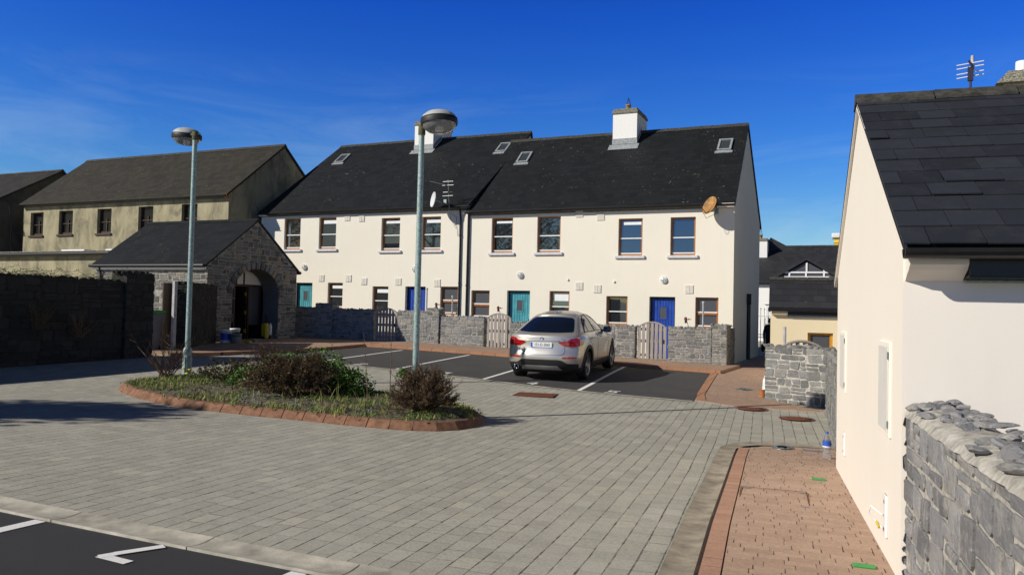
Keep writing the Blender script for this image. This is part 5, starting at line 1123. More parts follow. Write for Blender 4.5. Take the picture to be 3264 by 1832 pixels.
# ------------------------------------------------------------------ near house on the right (own axes), its walls
PH = Vector((0.255, 5.50, 0)); RH = Euler((0, 0, A6)); EX = Vector((math.cos(A6), math.sin(A6), 0)); EY = Vector((-math.sin(A6), math.cos(A6), 0))
def W(u, v, z=0.0): p = PH+EX*u+EY*v; return Vector((p.x, p.y, z))   # u into the building, v along its gable away from the camera
def near_house():
    r = thing('outbuilding', 'pale rendered single-storey house filling the right edge, dark slate roof, meter boxes on its gable', 'house', (PH.x, PH.y, gz(PH.x, PH.y)), RH)
    D, yr = 4.55, 2.5; ze, zr = 2.135, 3.60; Lx = 9.0; zb = -.3
    loc = dict(parent=r, world=False); base_z = r.location.z
    def bld(mb, name, parent=None):
        mb.v = [(x, y, z-base_z) for x, y, z in mb.v] if parent is None else [(x, y, z-base_z) for x, y, z in mb.v]
        o = mb.build(name); o.parent = parent or r
        return o
    mb = MB()
    mb.poly([(0, 0, zb), (0, D, zb), (0, D, ze), (0, yr, zr), (0, 0, ze)], 'cream2', .5)
    mb.poly([(0, 0, zb), (Lx, 0, zb), (Lx, 0, ze), (0, 0, ze)], 'cream2', .5); mb.poly([(0, D, zb), (Lx, D, zb), (Lx, D, ze), (0, D, ze)], 'cream2', .5)
    mb.poly([(Lx, 0, zb), (Lx, D, zb), (Lx, D, ze), (Lx, yr, zr), (Lx, 0, ze)], 'cream2', .5); bld(mb, 'wall')
    # slates laid in courses, each its own thickness
    s = (zr-ze)/yr; ov = .23; rs = random.Random(4); mb = MB(); n = Vector((0, -s, 1)).normalized(); up = Vector((0, 1, s)).normalized()
    Ls = math.hypot(yr+ov, (yr+ov)*s); P0 = Vector((-.035, -ov, ze-ov*s+.10)); ex = .245; courses = int(Ls/ex)+1; exx = Vector((1, 0, 0))
    mb.add([P0+Vector((.0, 0, -.03)), P0+exx*(Lx+.1)+Vector((0, 0, -.03)), P0+exx*(Lx+.1)+up*Ls+Vector((0, 0, -.03)), P0+up*Ls+Vector((0, 0, -.03))], [(0, 1, 2, 3)], 'slate_near', .5)
    for c in range(courses):
        w0 = .0 if c % 2 else -.15; x = w0
        while x < Lx:
            w = rs.choice((.3, .3, .3, .27, .36)); xa, xb = max(0, x), min(Lx+.06, x+w-.005)
            if xb-xa > .06:
                o = P0+up*(c*ex); lift = .007+rs.uniform(0, .006)+(.012 if rs.random() < .06 else 0); k = rs.uniform(-.007, .007); L = min(ex+.05, Ls-c*ex)
                if L > .05:
                    t = .006; q = [o+exx*xa+up*(k)+n*(lift+t), o+exx*xb+up*(k+rs.uniform(-.003, .003))+n*(lift+t+rs.uniform(-.003, .003)), o+exx*xb+up*L+n*.006, o+exx*xa+up*L+n*.006]
                    qb = [q[0]-n*t*1.6, q[1]-n*t*1.6, q[2]-n*t, q[3]-n*t]
                    mb.add(q+qb, [(0, 1, 2, 3), (0, 4, 5, 1), (1, 5, 6, 2), (3, 7, 4, 0)], 'slate_near', rs.random())
            x += w
    # back slope
    sb = (zr-ze)/(D-yr); mb.add([(-.03, D+.2, ze-.2*sb+.1), (Lx, D+.2, ze-.2*sb+.1), (Lx, yr, zr+.1), (-.03, yr, zr+.1)], [(0, 1, 2, 3)], 'slate_near', .5)
    mb.add([(-.03, D+.2, ze-.2*sb+.04), (-.03, D+.2, ze-.2*sb+.1), (-.03, yr, zr+.1), (-.03, yr, zr+.04)], [(0, 1, 2, 3)], 'gutter', .5)
    rf = bld(mb, 'roof'); mb = MB()
    for i in range(14):
        a, b = -.04+.66*i, -.04+.66*(i+1)-.01; e = .004*(i % 2); z0 = zr+.115
        mb.add([(a, yr-.12, z0-.12*s+.022+e), (b, yr-.12, z0-.12*s+.022+e), (b, yr-.025, z0+.035+e), (a, yr-.025, z0+.035+e), (b, yr+.025, z0+.035+e), (a, yr+.025, z0+.035+e), (a, yr+.12, z0-.1+e), (b, yr+.12, z0-.1+e), (a, yr-.12, z0-.12*s+.0+e), (b, yr-.12, z0-.12*s+.0+e)], [(0, 1, 2, 3), (3, 2, 4, 5), (5, 4, 7, 6), (0, 3, 5, 6), (1, 7, 4, 2), (8, 9, 1, 0)], 'ridge')
    bld(mb, 'ridge_tiles', rf)
    # plaster verge bands up the gable
    for (ya, za, yb_, zb_) in ((-ov+.05, ze-(ov-.05)*s+.055, yr, zr+.075), (D+.16, ze-.16*sb+.05, yr, zr+.072)):
        mb = MB(); d = .055
        mb.add([(-.028, ya, za), (-.028, yb_, zb_), (-.028, yb_, zb_-d), (-.028, ya, za-d), (.002, ya, za), (.002, yb_, zb_), (.002, yb_, zb_-d), (.002, ya, za-d)], [(0, 1, 2, 3), (7, 6, 5, 4), (0, 4, 5, 1), (3, 2, 6, 7), (0, 3, 7, 4), (1, 5, 6, 2)], 'cream2'); bld(mb, 'verge')
    mb = MB(); N = 9; rr = .062; y0 = -ov-.02; z0 = ze-ov*s+.075; vs = []
    for X in (-.035, Lx):
        for k in range(N): an = math.pi+math.pi*k/(N-1); vs.append((X, y0+rr*math.cos(an), z0+rr*math.sin(an)))
        for k in range(N): an = 2*math.pi-math.pi*k/(N-1); vs.append((X, y0+(rr-.007)*math.cos(an), z0+(rr-.007)*math.sin(an)))
    k = 2*N; mb.add(vs, [(i, (i+1) % k, k+(i+1) % k, k+i) for i in range(k)]+[tuple(range(k)), tuple(range(2*k-1, k-1, -1))], 'gutter'); bld(mb, 'gutter')
    # eaves corbel at the corner, boarded soffit beyond
    mb = MB(); pr = [(-.17, 2.09), (-.17, 1.985), (-.13, 1.955), (-.075, 1.93), (-.03, 1.905), (-.002, 1.89), (-.002, 2.09)]
    mb.prism([(.012, y, z) for y, z in pr], (.32, 0, 0), 'cream2'); bld(mb, 'eaves_corbel')
    mb = MB(); mb.box(.336, Lx, -.17, -.155, 1.92, 2.07, 'gutter'); mb.box(.336, Lx, -.155, -.003, 1.905, 1.92, 'gutter'); mb.tube([(.336, -.03, 1.895), (Lx, -.03, 1.895)], .012, 'steel', 6); bld(mb, 'soffit')
    # meter boxes
    for (v0, v1, z0, z1, lab) in ((.42, .93, .84, 1.49, 'large'), (3.45, 3.98, .86, 1.50, 'far')):
        mb = MB(); mb.bbox(-.016, .004, v0, v1, z0, z1, 'cream2', .005); b = bld(mb, 'meter_box')
        mb = MB(); mb.bbox(-.022, -.0155, v0+.045, v1-.03, z0+.035, z1-.035, 'meter_door', .006); bld(mb, 'meter_door', b)
        for z in (z0+.09, z1-.09): mb = MB(); mb.box(-.025, -.021, v0+.012, v0+.04, z-.025, z+.025, 'steel'); bld(mb, 'hinge', b)
    for (v, z0, z1) in ((.58, .14, .43), (3.53, .2, .45)):
        mb = MB(); mb.bbox(-.018, .004, v-.06, v+.06, z0, z1, 'white_paint', .008); 
        for z in (z0+.05, z1-.05): mb.box(-.021, -.017, v-.014, v+.014, z-.012, z+.012, 'terracotta')
        b = bld(mb, 'gas_box')
        if v < 1: mb = MB(); mb.tube([(-.03, v, z0+.15), (-.1, v+.02, z0+.2), (-.11, v+.05, z0+.14), (-.05, v+.04, z0+.08), (-.03, v-.02, z0+.06)], .006, 'white_paint', 6); mb.tube([(-.06, v+.04, z0+.09), (-.05, v-.01, z0+.06)], .009, 'yellow_plastic', 6); bld(mb, 'loose_cable', b)
M['slate_near'] = None
def slate_near_mat():
    t = NT('near_roof_slate'); rnd = t.attr('rnd'); c = (0.024, 0.027, 0.035)
    b = t.mix(rnd, tuple(q*.72 for q in c), tuple(q*1.2 for q in c)); b = t.mix(t.maprange(t.noise(7, 6, .7), .5, .78, 0, .5), b, (0.05, 0.052, 0.058)); b = t.mix(t.maprange(t.noise(3.2, 4, .7), .68, .76, 0, .5), b, (0.09, 0.06, 0.045))
    t.col(b); t.rough(.55); t.b.inputs['Specular IOR Level'].default_value = .4; t.bump(t.noise(38, 5, .65), .35, .006); M['slate_near'] = t.m
slate_near_mat(); M['meter_door'] = plain('grey_meter_door', (0.66, 0.64, 0.61), 0.55, var=0.03)
near_house()
def near_walls():
    # rubble wall running towards the camera from the corner of the near house
    rs = random.Random(9); r = thing('stone_wall', 'near grey limestone rubble wall in the lower right corner, loose stones bedded along its top', 'wall', W(.15, -2, 0)); mb = MB(); th = .34; L = 4.6; top = 1.07
    a = W(.0, -.02); b = W(.0, -L); zb = -.35
    core = [W(.03, -.02), W(.03, -L), W(th, -L), W(th, -.02)]
    mb.prism([(p.x, p.y, zb) for p in core], (0, 0, top-zb), 'mortar_near', .5)
    stone_face(mb, W(.028, -.02, zb), -EY, -EX, L, top-zb-.01, 'stone_near', rs, (.10, .24), (.12, .40), .016, (.004, .018))
    stone_face(mb, W(.0, -.022, zb), EX, EY*1.0, th, top-zb-.01, 'stone_near', rs, (.1, .2), (.1, .3), .02, (.006, .015)); mb.build('masonry', r)
    mb = MB()
    n = 60; prof = [(.006, -.02), (.03, .018), (.10, .035), (.2, .05), (.31, .03), (.335, -.02)]
    vs = [W(u+rs.uniform(-.006, .006), -.02-L*i/n, top+q+.012*mnoise.noise(Vector((u*9, i*.45, 1)))) for i in range(n+1) for u, q in prof]; k = len(prof)
    mb.add(vs, [(i*k+j, i*k+j+1, (i+1)*k+j+1, (i+1)*k+j) for i in range(n) for j in range(k-1)], 'mortar_near', smooth=True)
    mb.build('mortar_bed', r); mb = MB()
    for i in range(int(L/.075)):
        for k in range(4):
            if rs.random() < (.78, .45, .3, .3)[k]: continue
            v = -.05-i*.075-rs.uniform(-.03, .03); u = .05+k*.078+rs.uniform(-.02, .02); sz = rs.uniform(.03, .085)
            rock(mb, W(u, v, top+.03+.03*(k/3)+rs.uniform(0, .022)), (sz*rs.uniform(.9, 1.6), sz*rs.uniform(.55, .9), sz*rs.uniform(.25, .42)), 'stone_near', rs, (rs.uniform(-.35, .35), rs.uniform(-.35, .35), rs.uniform(0, 3.1)))
    mb.build('coping', r)
    wall_run('stone_wall', 'grey rubble yard wall facing the court beyond the near house, flat stones on top', (-1.72, 17.35), (-.40, 16.72), .36, 1.02, 'stone', 'mortar_near', 71, faces='-', cope=.10, row=(.09, .2), ln=(.16, .42))
    wall_run('stone_wall', 'rubble wall seen edge-on between the near house and the yard wall corner', (-.44, 16.55), (-.05, 10.12), .30, 1.0, 'stone', 'mortar_near', 72, faces='-+', cope=.09, row=(.09, .2), ln=(.16, .42))
near_walls()

# ------------------------------------------------------------------ things in the court and beyond the lane
def covers():
    def disc(x, y, r, m, lab, name='manhole_cover', cat='manhole cover', grp=None, dz=.016):
        t = thing(name, lab, cat, (x, y, gz(x, y)), group=grp); mb = MB(); n = 28
        def ring(ra, rb, h, mm):
            vs = [(x+q*math.cos(2*math.pi*j/n), y+q*math.sin(2*math.pi*j/n), gz(x, y)+h) for q in (ra, rb) for j in range(n)]
            mb.add(vs, [(j, (j+1) % n, n+(j+1) % n, n+j) for j in range(n)], mm)
        ring(r*.86, r, dz+.004, m); mb.build('rim', t); mb = MB()
        mb.lathe([(r*.85, dz-.02), (r*.85, dz), (0, dz)], m, n, (x, y, gz(x, y)))
        for i in range(-3, 4):
            for j in range(-3, 4):
                if i*i+j*j < 10: q = r*.2; mb.box(x+i*q-.03, x+i*q+.03, y+j*q-.012, y+j*q+.012, gz(x, y)+dz, gz(x, y)+dz+.006, m)
        mb.build('lid', t)
    g = 'rust red round covers in the paving'
    disc(-1.84, 15.55, .29, 'rust', 'rust red round cover nearer the empty parking bay', grp=g); disc(-.98, 14.66, .30, 'rust', 'rust red round cover nearer the yard wall', grp=g)
    disc(-.92, 11.2, .14, 'steel', 'small shiny steel round cover on the red footway near the bottle', grp='steel round covers', dz=.042); disc(-2.40, 18.67, .18, 'steel', 'small steel round cover on the apron by the lane', grp='steel round covers', dz=.03)
    # rusty gully grating
    t = thing('drain_grating', 'rust red rectangular drain grating in the paving behind the car', 'drain', (-6.1, 15.15, gz(-6.1, 15.15))); mt = Matrix.Translation((-6.13, 15.15, gz(-6.1, 15.15)+.004)) @ Matrix.Rotation(R(10), 4, 'Z')
    mb = MB(); mb.box(-.42, .42, -.32, -.27, 0, .014, 'rust', M4=mt); mb.box(-.42, .42, .27, .32, 0, .014, 'rust', M4=mt); mb.box(-.42, -.37, -.27, .27, 0, .014, 'rust', M4=mt); mb.box(.37, .42, -.27, .27, 0, .014, 'rust', M4=mt); mb.build('frame', t)
    mb = MB(); mb.box(-.37, .37, -.27, .27, .0, .009, 'rust', M4=mt)
    for k in range(11): mb.box(-.36, .36, -.26+.05*k, -.24+.05*k, .009, .015, 'rust', M4=mt)
    mb.build('grating', t)
    # recessed cover on the footway
    c = W(-.72, 2.42); x, y = c.x, c.y; z = gz(x, y)+.028; t = thing('recessed_cover', 'rectangular paved-in access cover with metal corners in the red footway', 'access cover', (x, y, z)); mt = Matrix.Translation((x, y, z+.002)) @ Matrix.Rotation(A6, 4, 'Z')
    mb = MB()
    for q in ((-.31, .31, .343, .35), (-.31, .31, -.35, -.343), (-.31, -.30, -.35, .35), (.30, .31, -.35, .35)): mb.box(*q, 0, .003, 'rust', M4=mt)
    mb.build('frame', t); mb = MB()
    for sx in (-1, 1):
        for sy in (-1, 1): mb.box(min(sx*.30, sx*.23), max(sx*.30, sx*.23), sy*.33-.012, sy*.33+.012, .003, .007, 'steel', M4=mt)
    mb.build('corner_plate', t)
    mb = MB(); c = Vector((-.52, 11.15)); mb.box(c.x-.14, c.x+.16, c.y-.05, c.y+.05, gz(*c)+.029, gz(*c)+.034, 'grey_plastic'); tag(mb.build('slot_cover'), 'small dark slot cover beside the water bottle', 'cover')
    for (x, y, lab) in ((-.37, 9.05, 'green plastic scrap on the footway, the smaller and farther one'), (.05, 5.78, 'green plastic scrap on the footway by the foot of the near house')):
        mb = MB(); mt = Matrix.Translation((x, y, gz(x, y)+.034)) @ Matrix.Rotation(A6, 4, 'Z'); mb.bbox(-.07, .07, -.036, .036, -.004, .008, 'green_plastic', .004, M4=mt); tag(mb.build('plastic_scrap'), lab, 'scrap', 'green plastic scraps')
    # water bottle
    x, y = -.345, 10.6; z = gz(x, y)+.03; t = thing('water_bottle', 'large clear plastic water bottle with a blue label at the wall foot', 'bottle', (x, y, z)); mb = MB()
    mb.lathe([(.03, 0), (.048, .006), (.05, .02), (.047, .05), (.05, .08), (.05, .2), (.046, .23), (.03, .275), (.016, .3), (.016, .318)], 'bottle', 22, (x, y, z)); mb.build('body', t)
    mb = MB(); mb.lathe([(.0515, .165), (.0515, .225)], 'label_blue', 22, (x, y, z)); mb.lathe([(.0512, .15), (.0512, .165)], 'blind', 22, (x, y, z)); mb.build('label', t); mb = MB(); mb.lathe([(.019, .312), (.019, .34), (.0, .341)], 'label_blue', 16, (x, y, z)); mb.build('cap', t)
    # white sheet behind the yard wall corner
    t = thing('ground_sheet', 'white plastic sheet bundled against the left end of the yard wall', 'sheet', (-1.95, 17.9, -.08)); mb = MB(); rs = random.Random(2)
    rock(mb, (-1.80, 17.72, .22), (.09, .16, .36), 'tarp', rs, (.1, .25, .3)); mb.build('sheet', t); mb = MB(); mb.lathe([(.06, 0), (.075, .15), (.08, .16)], 'terracotta', 12, (-1.85, 17.45, gz(-1.85, 17.45)+.02)); tag(mb.build('plant_pot'), 'small terracotta pot by the white sheet', 'pot')
covers()

def beyond_lane():
    a = R(6.04); O = Vector((-2.08, 21.5, -.15)); r = thing('outbuilding', 'yellow rendered single-storey house beyond the rubble yard wall, dark slate roof', 'house', O, (0, 0, a)); zb = -.3
    def bld(mb, name, parent=None): o = mb.build(name); o.parent = parent or r; return o
    ze, zr, D, L = 2.03, 2.80, 3.2, 6.0; H = [(.89, 1.50, .93, 1.40)]
    mb = MB(); holed(mb, 0, L, zb, ze, 0, H, M['yellow'], .12)
    for X in (0, L): mb.poly([(X, 0, zb), (X, D, zb), (X, D, ze), (X, D/2, zr), (X, 0, ze)], 'yellow', .5)
    bld(mb, 'wall'); s = (zr-ze)/(D/2); mb = MB()
    for (y1, z1) in ((-.14, ze-.14*s+.06), (D+.14, ze-.14*s+.06)):
        top = [(-.05, y1, z1), (L, y1, z1), (L, D/2, zr+.06), (-.05, D/2, zr+.06)]; mb.add(top+[(p[0], p[1], p[2]-.09) for p in top], [(0, 1, 2, 3), (7, 6, 5, 4), (0, 4, 5, 1), (1, 5, 6, 2), (3, 7, 4, 0)], 'slate_far', .5)
    rf = bld(mb, 'roof'); mb = MB()
    for i in range(16): p, q = -.05+.5*i, -.05+.5*(i+1)-.008; mb.add([(p, D/2-.13, zr+.02), (q, D/2-.13, zr+.02), (q, D/2, zr+.11), (p, D/2, zr+.11), (q, D/2+.13, zr+.02), (p, D/2+.13, zr+.02)], [(0, 1, 2, 3), (3, 2, 4, 5), (0, 3, 5), (1, 4, 2)], 'ridge')
    bld(mb, 'ridge_tiles', rf)
    mb = MB(); mb.tube([(-.09, -.18, 1.985), (L, -.18, 1.985)], .05, 'gutter', 10); bld(mb, 'gutter'); mb = MB(); mb.box(.40, L, -.12, -.003, 1.84, 1.95, 'gutter'); mb.box(0, .39, -.12, -.002, 1.85, 1.95, 'yellow'); mb.box(.40, L, -.03, -.004, 1.795, 1.835, 'steel'); bld(mb, 'fascia')
    w = window(r, .89, 1.50, .93, 1.40, 0, 'sash', False, frame='shed_frame', glass='frosted', depth=.08)
    for c in [w]+list(w.children): c.matrix_parent_inverse = Matrix()
    for c in list(w.children):
        if c.name.startswith('glazing_bar'): bpy.data.objects.remove(c)
    mb = MB(); x, y = -1.70, 20.9; mb.tube([(x, y, gz(x, y)-.1), (x, y, 1.39)], .04, 'pvc', 12); tag(mb.build('garden_post'), 'thicker pale pipe standing before the yellow rendered house', 'post')
    # arched gate behind the yard wall
    t = thing('picket_gate', 'grey arched picket gate top showing above the rubble yard wall', 'gate', (-1.3, 19.9, -.1)); w_, zt = .95, 1.07; P = [(-1.72+w_*i/12, 19.75+.35*i/12, zt-.17*(i/6-1)**2) for i in range(13)]
    mb = MB(); mb.tube(P, .035, 'gate_wood', 6); mb.build('top_rail', t)
    for i in (1, 3, 5, 7, 9, 11):
        mb = MB(); x, y, z = P[i]; mb.box(x-.045, x+.045, y+.01, y+.035, -.05, z, 'gate_wood'); mb.build('picket', t)
    mb = MB(); mb.box(-1.7, -.82, 19.97, 20.0, .1, .19, 'gate_wood'); mb.box(-1.7, -.82, 19.97, 20.0, .6, .69, 'gate_wood'); mb.build('rail', t)
    # wrought iron gate and its pillar
    y = 39.0; t = thing('iron_gate', 'pale wrought iron gate with spear tops at the end of the lane', 'gate', (-4.3, y, -.2)); 
    for k in range(9):
        x = -4.95+.17*k; zt = 1.75+.2*math.sin(math.pi*(k/8)); mb = MB(); mb.tube([(x, y, -.25), (x, y, zt)], .016, 'iron_pale', 6); mb.lathe([(.0, 0), (.035, .03), (0, .14)], 'iron_pale', 6, (x, y, zt-.01)); mb.build('bar', t)
    mb = MB()
    for z in (-.12, .62, .75, 1.62): mb.box(-5.0, -3.55, y-.012, y+.012, z, z+.035, 'iron_pale')
    mb.build('rail', t)
    mb = MB(); mb.bbox(-4.12, -3.72, y+.5, y+.9, -.4, 2.2, 'white', .03); mb.bbox(-4.18, -3.66, y+.44, y+.96, 2.2, 2.3, 'white', .03); tag(mb.build('gate_pillar'), 'white gate pillar behind the wrought iron gate', 'pillar')
    # far house with dormer
    r = thing('far_house', 'distant white house with a glazed gable dormer in its slate roof', 'house', (-2, 55, -.4)); yf = 51.6
    gable_house(r, -9.0, 3.5, yf, 56.2, 60.8, -.6, 3.86, 6.38, M['white'], 'slate_far', over=.25)
    mb = MB(); xc, hw, zd, zt = -2.95, 1.85, 4.28, 5.36; yd = yf-.1
    def tri(dx, z): return (xc+dx, z)
    top = [(xc-hw, yd, zd), (xc, yd, zt), (xc+hw, yd, zd)]
    for sgn in (-1, 1):
        A_, B_, C_, D_ = (xc+sgn*hw, yd-.25, zd-.05), (xc, yd-.25, zt), (xc, yd+3.2, zt), (xc+sgn*hw, yd+1.2, zd-.05)
        mb.add([A_, B_, C_, D_]+[(p[0], p[1], p[2]-.2) for p in (A_, B_, C_, D_)], [(0, 1, 2, 3), (7, 6, 5, 4), (0, 4, 5, 1), (1, 5, 6, 2), (3, 7, 4, 0)], 'slate_far', .4)
    dm = mb.build('dormer', r)
    mb = MB(); mb.add([(xc-hw+.35, yd-.06, zd-.1), (xc+hw-.35, yd-.06, zd-.1), (xc, yd-.06, zt-.32)], [(0, 1, 2)], 'frosted'); mb.box(xc-hw+.2, xc+hw-.2, yd-.055, yd+.3, zd-.7, zd-.1, 'frosted'); mb.build('pane', dm)
    mb = MB()
    mb.box(xc-1.35, xc+1.5, yd-.12, yd-.065, zd+.08, zd+.17, 'white_paint')
    for dx in (-1.0, -.03, 1.0): mb.box(xc+dx-.05, xc+dx+.05, yd-.122, yd-.066, zd-.4, zd+.08 if dx else zd+.7, 'white_paint')
    mb.box(xc-.05, xc+.05, yd-.123, yd-.064, zd+.17, zt-.35, 'white_paint'); mb.box(xc+.95, xc+1.05, yd-.123, yd-.064, zd+.17, zd+.38, 'white_paint'); mb.box(xc-1.3, xc+1.3, yd-.121, yd-.064, zd-.22, zd-.12, 'white_paint'); mb.build('dormer_frame', dm)
    sl = lambda y_: 3.86-.25*((6.38-3.86)/4.6)+.06+(y_-yf+.25)*((6.38-3.86)/4.6)
    chimney(r, -6.5, -5.62, 54.6, 56.0, 5.2, 6.66, M['white'], [(-6.1, 55.0, .13, .28, .5)], fl=False)
    mb = MB(); mb.add([(-6.9, 55.6, 5.2), (-5.5, 55.6, 7.0), (-3.9, 55.6, 6.1), (-3.9, 57, 6.1), (-5.5, 57, 7.0), (-6.9, 57, 5.2)], [(0, 1, 2), (3, 4, 5), (1, 4, 3, 2), (0, 5, 4, 1)], 'slate_far'); mb.build('side_roof', r)
    r = thing('far_house', 'distant house behind the slate roof, only its yellow chimney showing', 'house', (1.5, 62, 0)); gable_house(r, -.7, 6, 60.9, 63, 66, -.5, 4.4, 5.9, M['ochre'], 'slate_far', gut=False); mb = MB(); mb.box(-1.55, -.3, 57.7, 58.7, 5.4, 7.1, 'ochre', .5); mb.bbox(-1.6, -.25, 57.65, 58.75, 6.75, 6.83, 'ochre', .02); c = mb.build('chimney', r); mb = MB(); mb.bbox(-1.72, -.13, 57.55, 58.85, 7.1, 7.42, 'white_paint', .05); mb.build('chimney_cap', c); mb = MB(); mb.lathe([(.16, 0), (.14, .3)], 'brown_joinery', 12, (-.9, 58.2, 7.42)); mb.build('chimney_pot', c)
    # house whose chimney and aerial stand over the near roof
    r = thing('neighbour_house', 'house behind the near roof, only its cream chimney with sloping cap showing', 'house', (4, 22, 0)); gable_house(r, 1.6, 12, 18.3, 21.6, 24.9, -.4, 4.4, 6.4, M['cream2'], 'slate_far')
    mb = MB(); x0, x1, y0, y1 = 3.02, 4.6, 20.9, 22.0; mb.box(x0, x1, y0, y1, 5.6, 7.12, 'yellow', .5); c = mb.build('chimney', r)
    mb = MB(); q = .17; mb.add([(x0-q, y0-q, 7.12), (x1+q, y0-q, 7.12), (x1+q, y1+q, 7.12), (x0-q, y1+q, 7.12), (x0+.1, y0+.1, 7.45), (x1-.1, y0+.1, 7.45), (x1-.1, y1-.1, 7.45), (x0+.1, y1-.1, 7.45)], [(3, 2, 1, 0), (4, 5, 6, 7), (0, 1, 5, 4), (1, 2, 6, 5), (2, 3, 7, 6), (3, 0, 4, 7)], 'cap'); mb.build('chimney_cap', c)
    mb = MB(); mb.lathe([(.14, 0), (.13, .26), (.1, .27)], 'white_paint', 16, (3.42, 21.2, 7.43)); mb.build('chimney_pot', c)
    x, y, z0 = 1.82, 16.2, 5.5; t = thing('television_aerial', 'television aerial rising above the ridge of the near roof on the right', 'aerial', (x, y, 0)); mb = MB(); mb.tube([(x, y, -.3), (x, y, 6.25)], .02, 'wire', 6); mb.build('mast', t)
    mb = MB(); mb.tube([(x, y+.2, 6.42), (x-.03, y-.5, 6.12)], .022, 'wire', 6); mb.box(x-.045, x+.045, y-.03, y+.03, 6.0, 6.25, 'wire'); mb.tube([(x+.03, y, 6.2), (x+.04, y+.1, 6.48)], .03, 'pvc', 6)
    for z in (6.08, 6.15, 6.25, 6.32): mb.tube([(x-.22, y, z-.02), (x+.21, y+.02, z+.03)], .011, 'white_paint', 5)
    mb.build('elements', t)
M['iron_pale'] = plain('pale_iron', (0.45, 0.47, 0.5), 0.5)
beyond_lane()

def person():
    P = Vector((-3.22, 33.0, 0)); z = gz(P.x, P.y)-.22
    r = thing('person', 'person in dark coat and trousers standing in the shaded lane with a bag', 'person', (P.x, P.y, z), (0, 0, R(20)))
    V = []; E = []; Rd = []
    def v(p, rad, par=None): V.append(p); Rd.append(rad); i = len(V)-1; (E.append((par, i)) if par is not None else None); return i
    pel = v((0, 0, .95), (.17, .12)); sp = v((0, .0, 1.15), (.16, .11), pel); ch = v((0, .02, 1.36), (.19, .125), sp); nk = v((0, 0, 1.50), (.06, .06), ch); hd0 = v((0, -.01, 1.56), (.065, .075), nk); hd = v((0, -.015, 1.66), (.082, .098), hd0); v((0, -.01, 1.735), (.06, .07), hd)
    for s in (-1, 1):
        h = v((s*.10, 0, .88), (.105, .11), pel); k = v((s*.11, -.02, .50), (.068, .072), h); an = v((s*.11, .02, .10), (.048, .05), k); v((s*.12, -.13, .035), (.045, .035), an)
        sh = v((s*.20, .01, 1.41), (.07, .07), ch); el = v((s*.26, .03, 1.13), (.05, .05), sh); wr = v((s*.27, -.05, .88), (.034, .034), el); hn = v((s*.27, -.06, .80), (.036, .022), wr)
        for q, (dy, ln) in enumerate(((-.028, .075), (-.009, .085), (.01, .08), (.028, .065))):
            f = v((s*.265, -.06+dy, .755), (.009, .009), hn); v((s*.25, -.06+dy-.004, .755-ln*.6), (.008, .008), f)
        th = v((s*.25, -.10, .80), (.011, .011), hn); v((s*.235, -.115, .765), (.009, .009), th)
    me = bpy.data.meshes.new('body'); me.from_pydata(V, E, []); o = bpy.data.objects.new('body', me); COL.objects.link(o)
    o.modifiers.new('skin', 'SKIN'); sub = o.modifiers.new('sub', 'SUBSURF'); sub.levels = 2; sub.render_levels = 2
    if not me.skin_vertices: me.skin_vertices.new() if hasattr(me.skin_vertices, 'new') else None
    bm = bmesh.new(); bm.from_mesh(me); lay = bm.verts.layers.skin.verify(); bm.verts.ensure_lookup_table()
    for i, q in enumerate(bm.verts): q[lay].radius = Rd[i]; q[lay].use_root = (i == 0)
    bm.to_mesh(me); bm.free(); dg = bpy.context.evaluated_depsgraph_get(); nm = bpy.data.meshes.new_from_object(o.evaluated_get(dg)); bpy.data.objects.remove(o)
    nm.materials.clear(); nm.materials.append(M['skin']); nm.materials.append(M['dark_cloth'])
    for p in nm.polygons: p.use_smooth = True; c = p.center; p.material_index = 0 if c.z > 1.5 or (abs(c.x) > .2 and c.z < .87) else 1
    b = bpy.data.objects.new('body', nm); COL.objects.link(b); b.parent = r
    mb = MB(); mb.lathe([(.19, -.02), (.2, .12), (.185, .3), (.19, .42), (.16, .5), (.08, .54)], 'dark_cloth', 20, (0, .01, .9)); mb.v = [(x, y*.72, z_) for x, y, z_ in mb.v]; c = mb.build('coat'); c.parent = r
    mb = MB(); mb.lathe([(.088, -.08), (.098, 0), (.088, .06), (.05, .1), (0, .112)], 'hair', 18, (0, .012, 1.66)); c = mb.build('hair'); c.parent = r
    mb = MB(); mb.bbox(-.36, -.20, -.2, .1, .42, .72, 'dark_cloth', .03); mb.tube([(-.28, -.14, .71), (-.28, -.07, .79), (-.28, .0, .71)], .012, 'dark_cloth', 6); c = mb.build('handbag'); tag(c, 'dark handbag held by the person in the lane', 'bag'); c.matrix_world = Matrix.Translation((P.x, P.y, z)) @ Matrix.Rotation(R(20), 4, 'Z')
person()

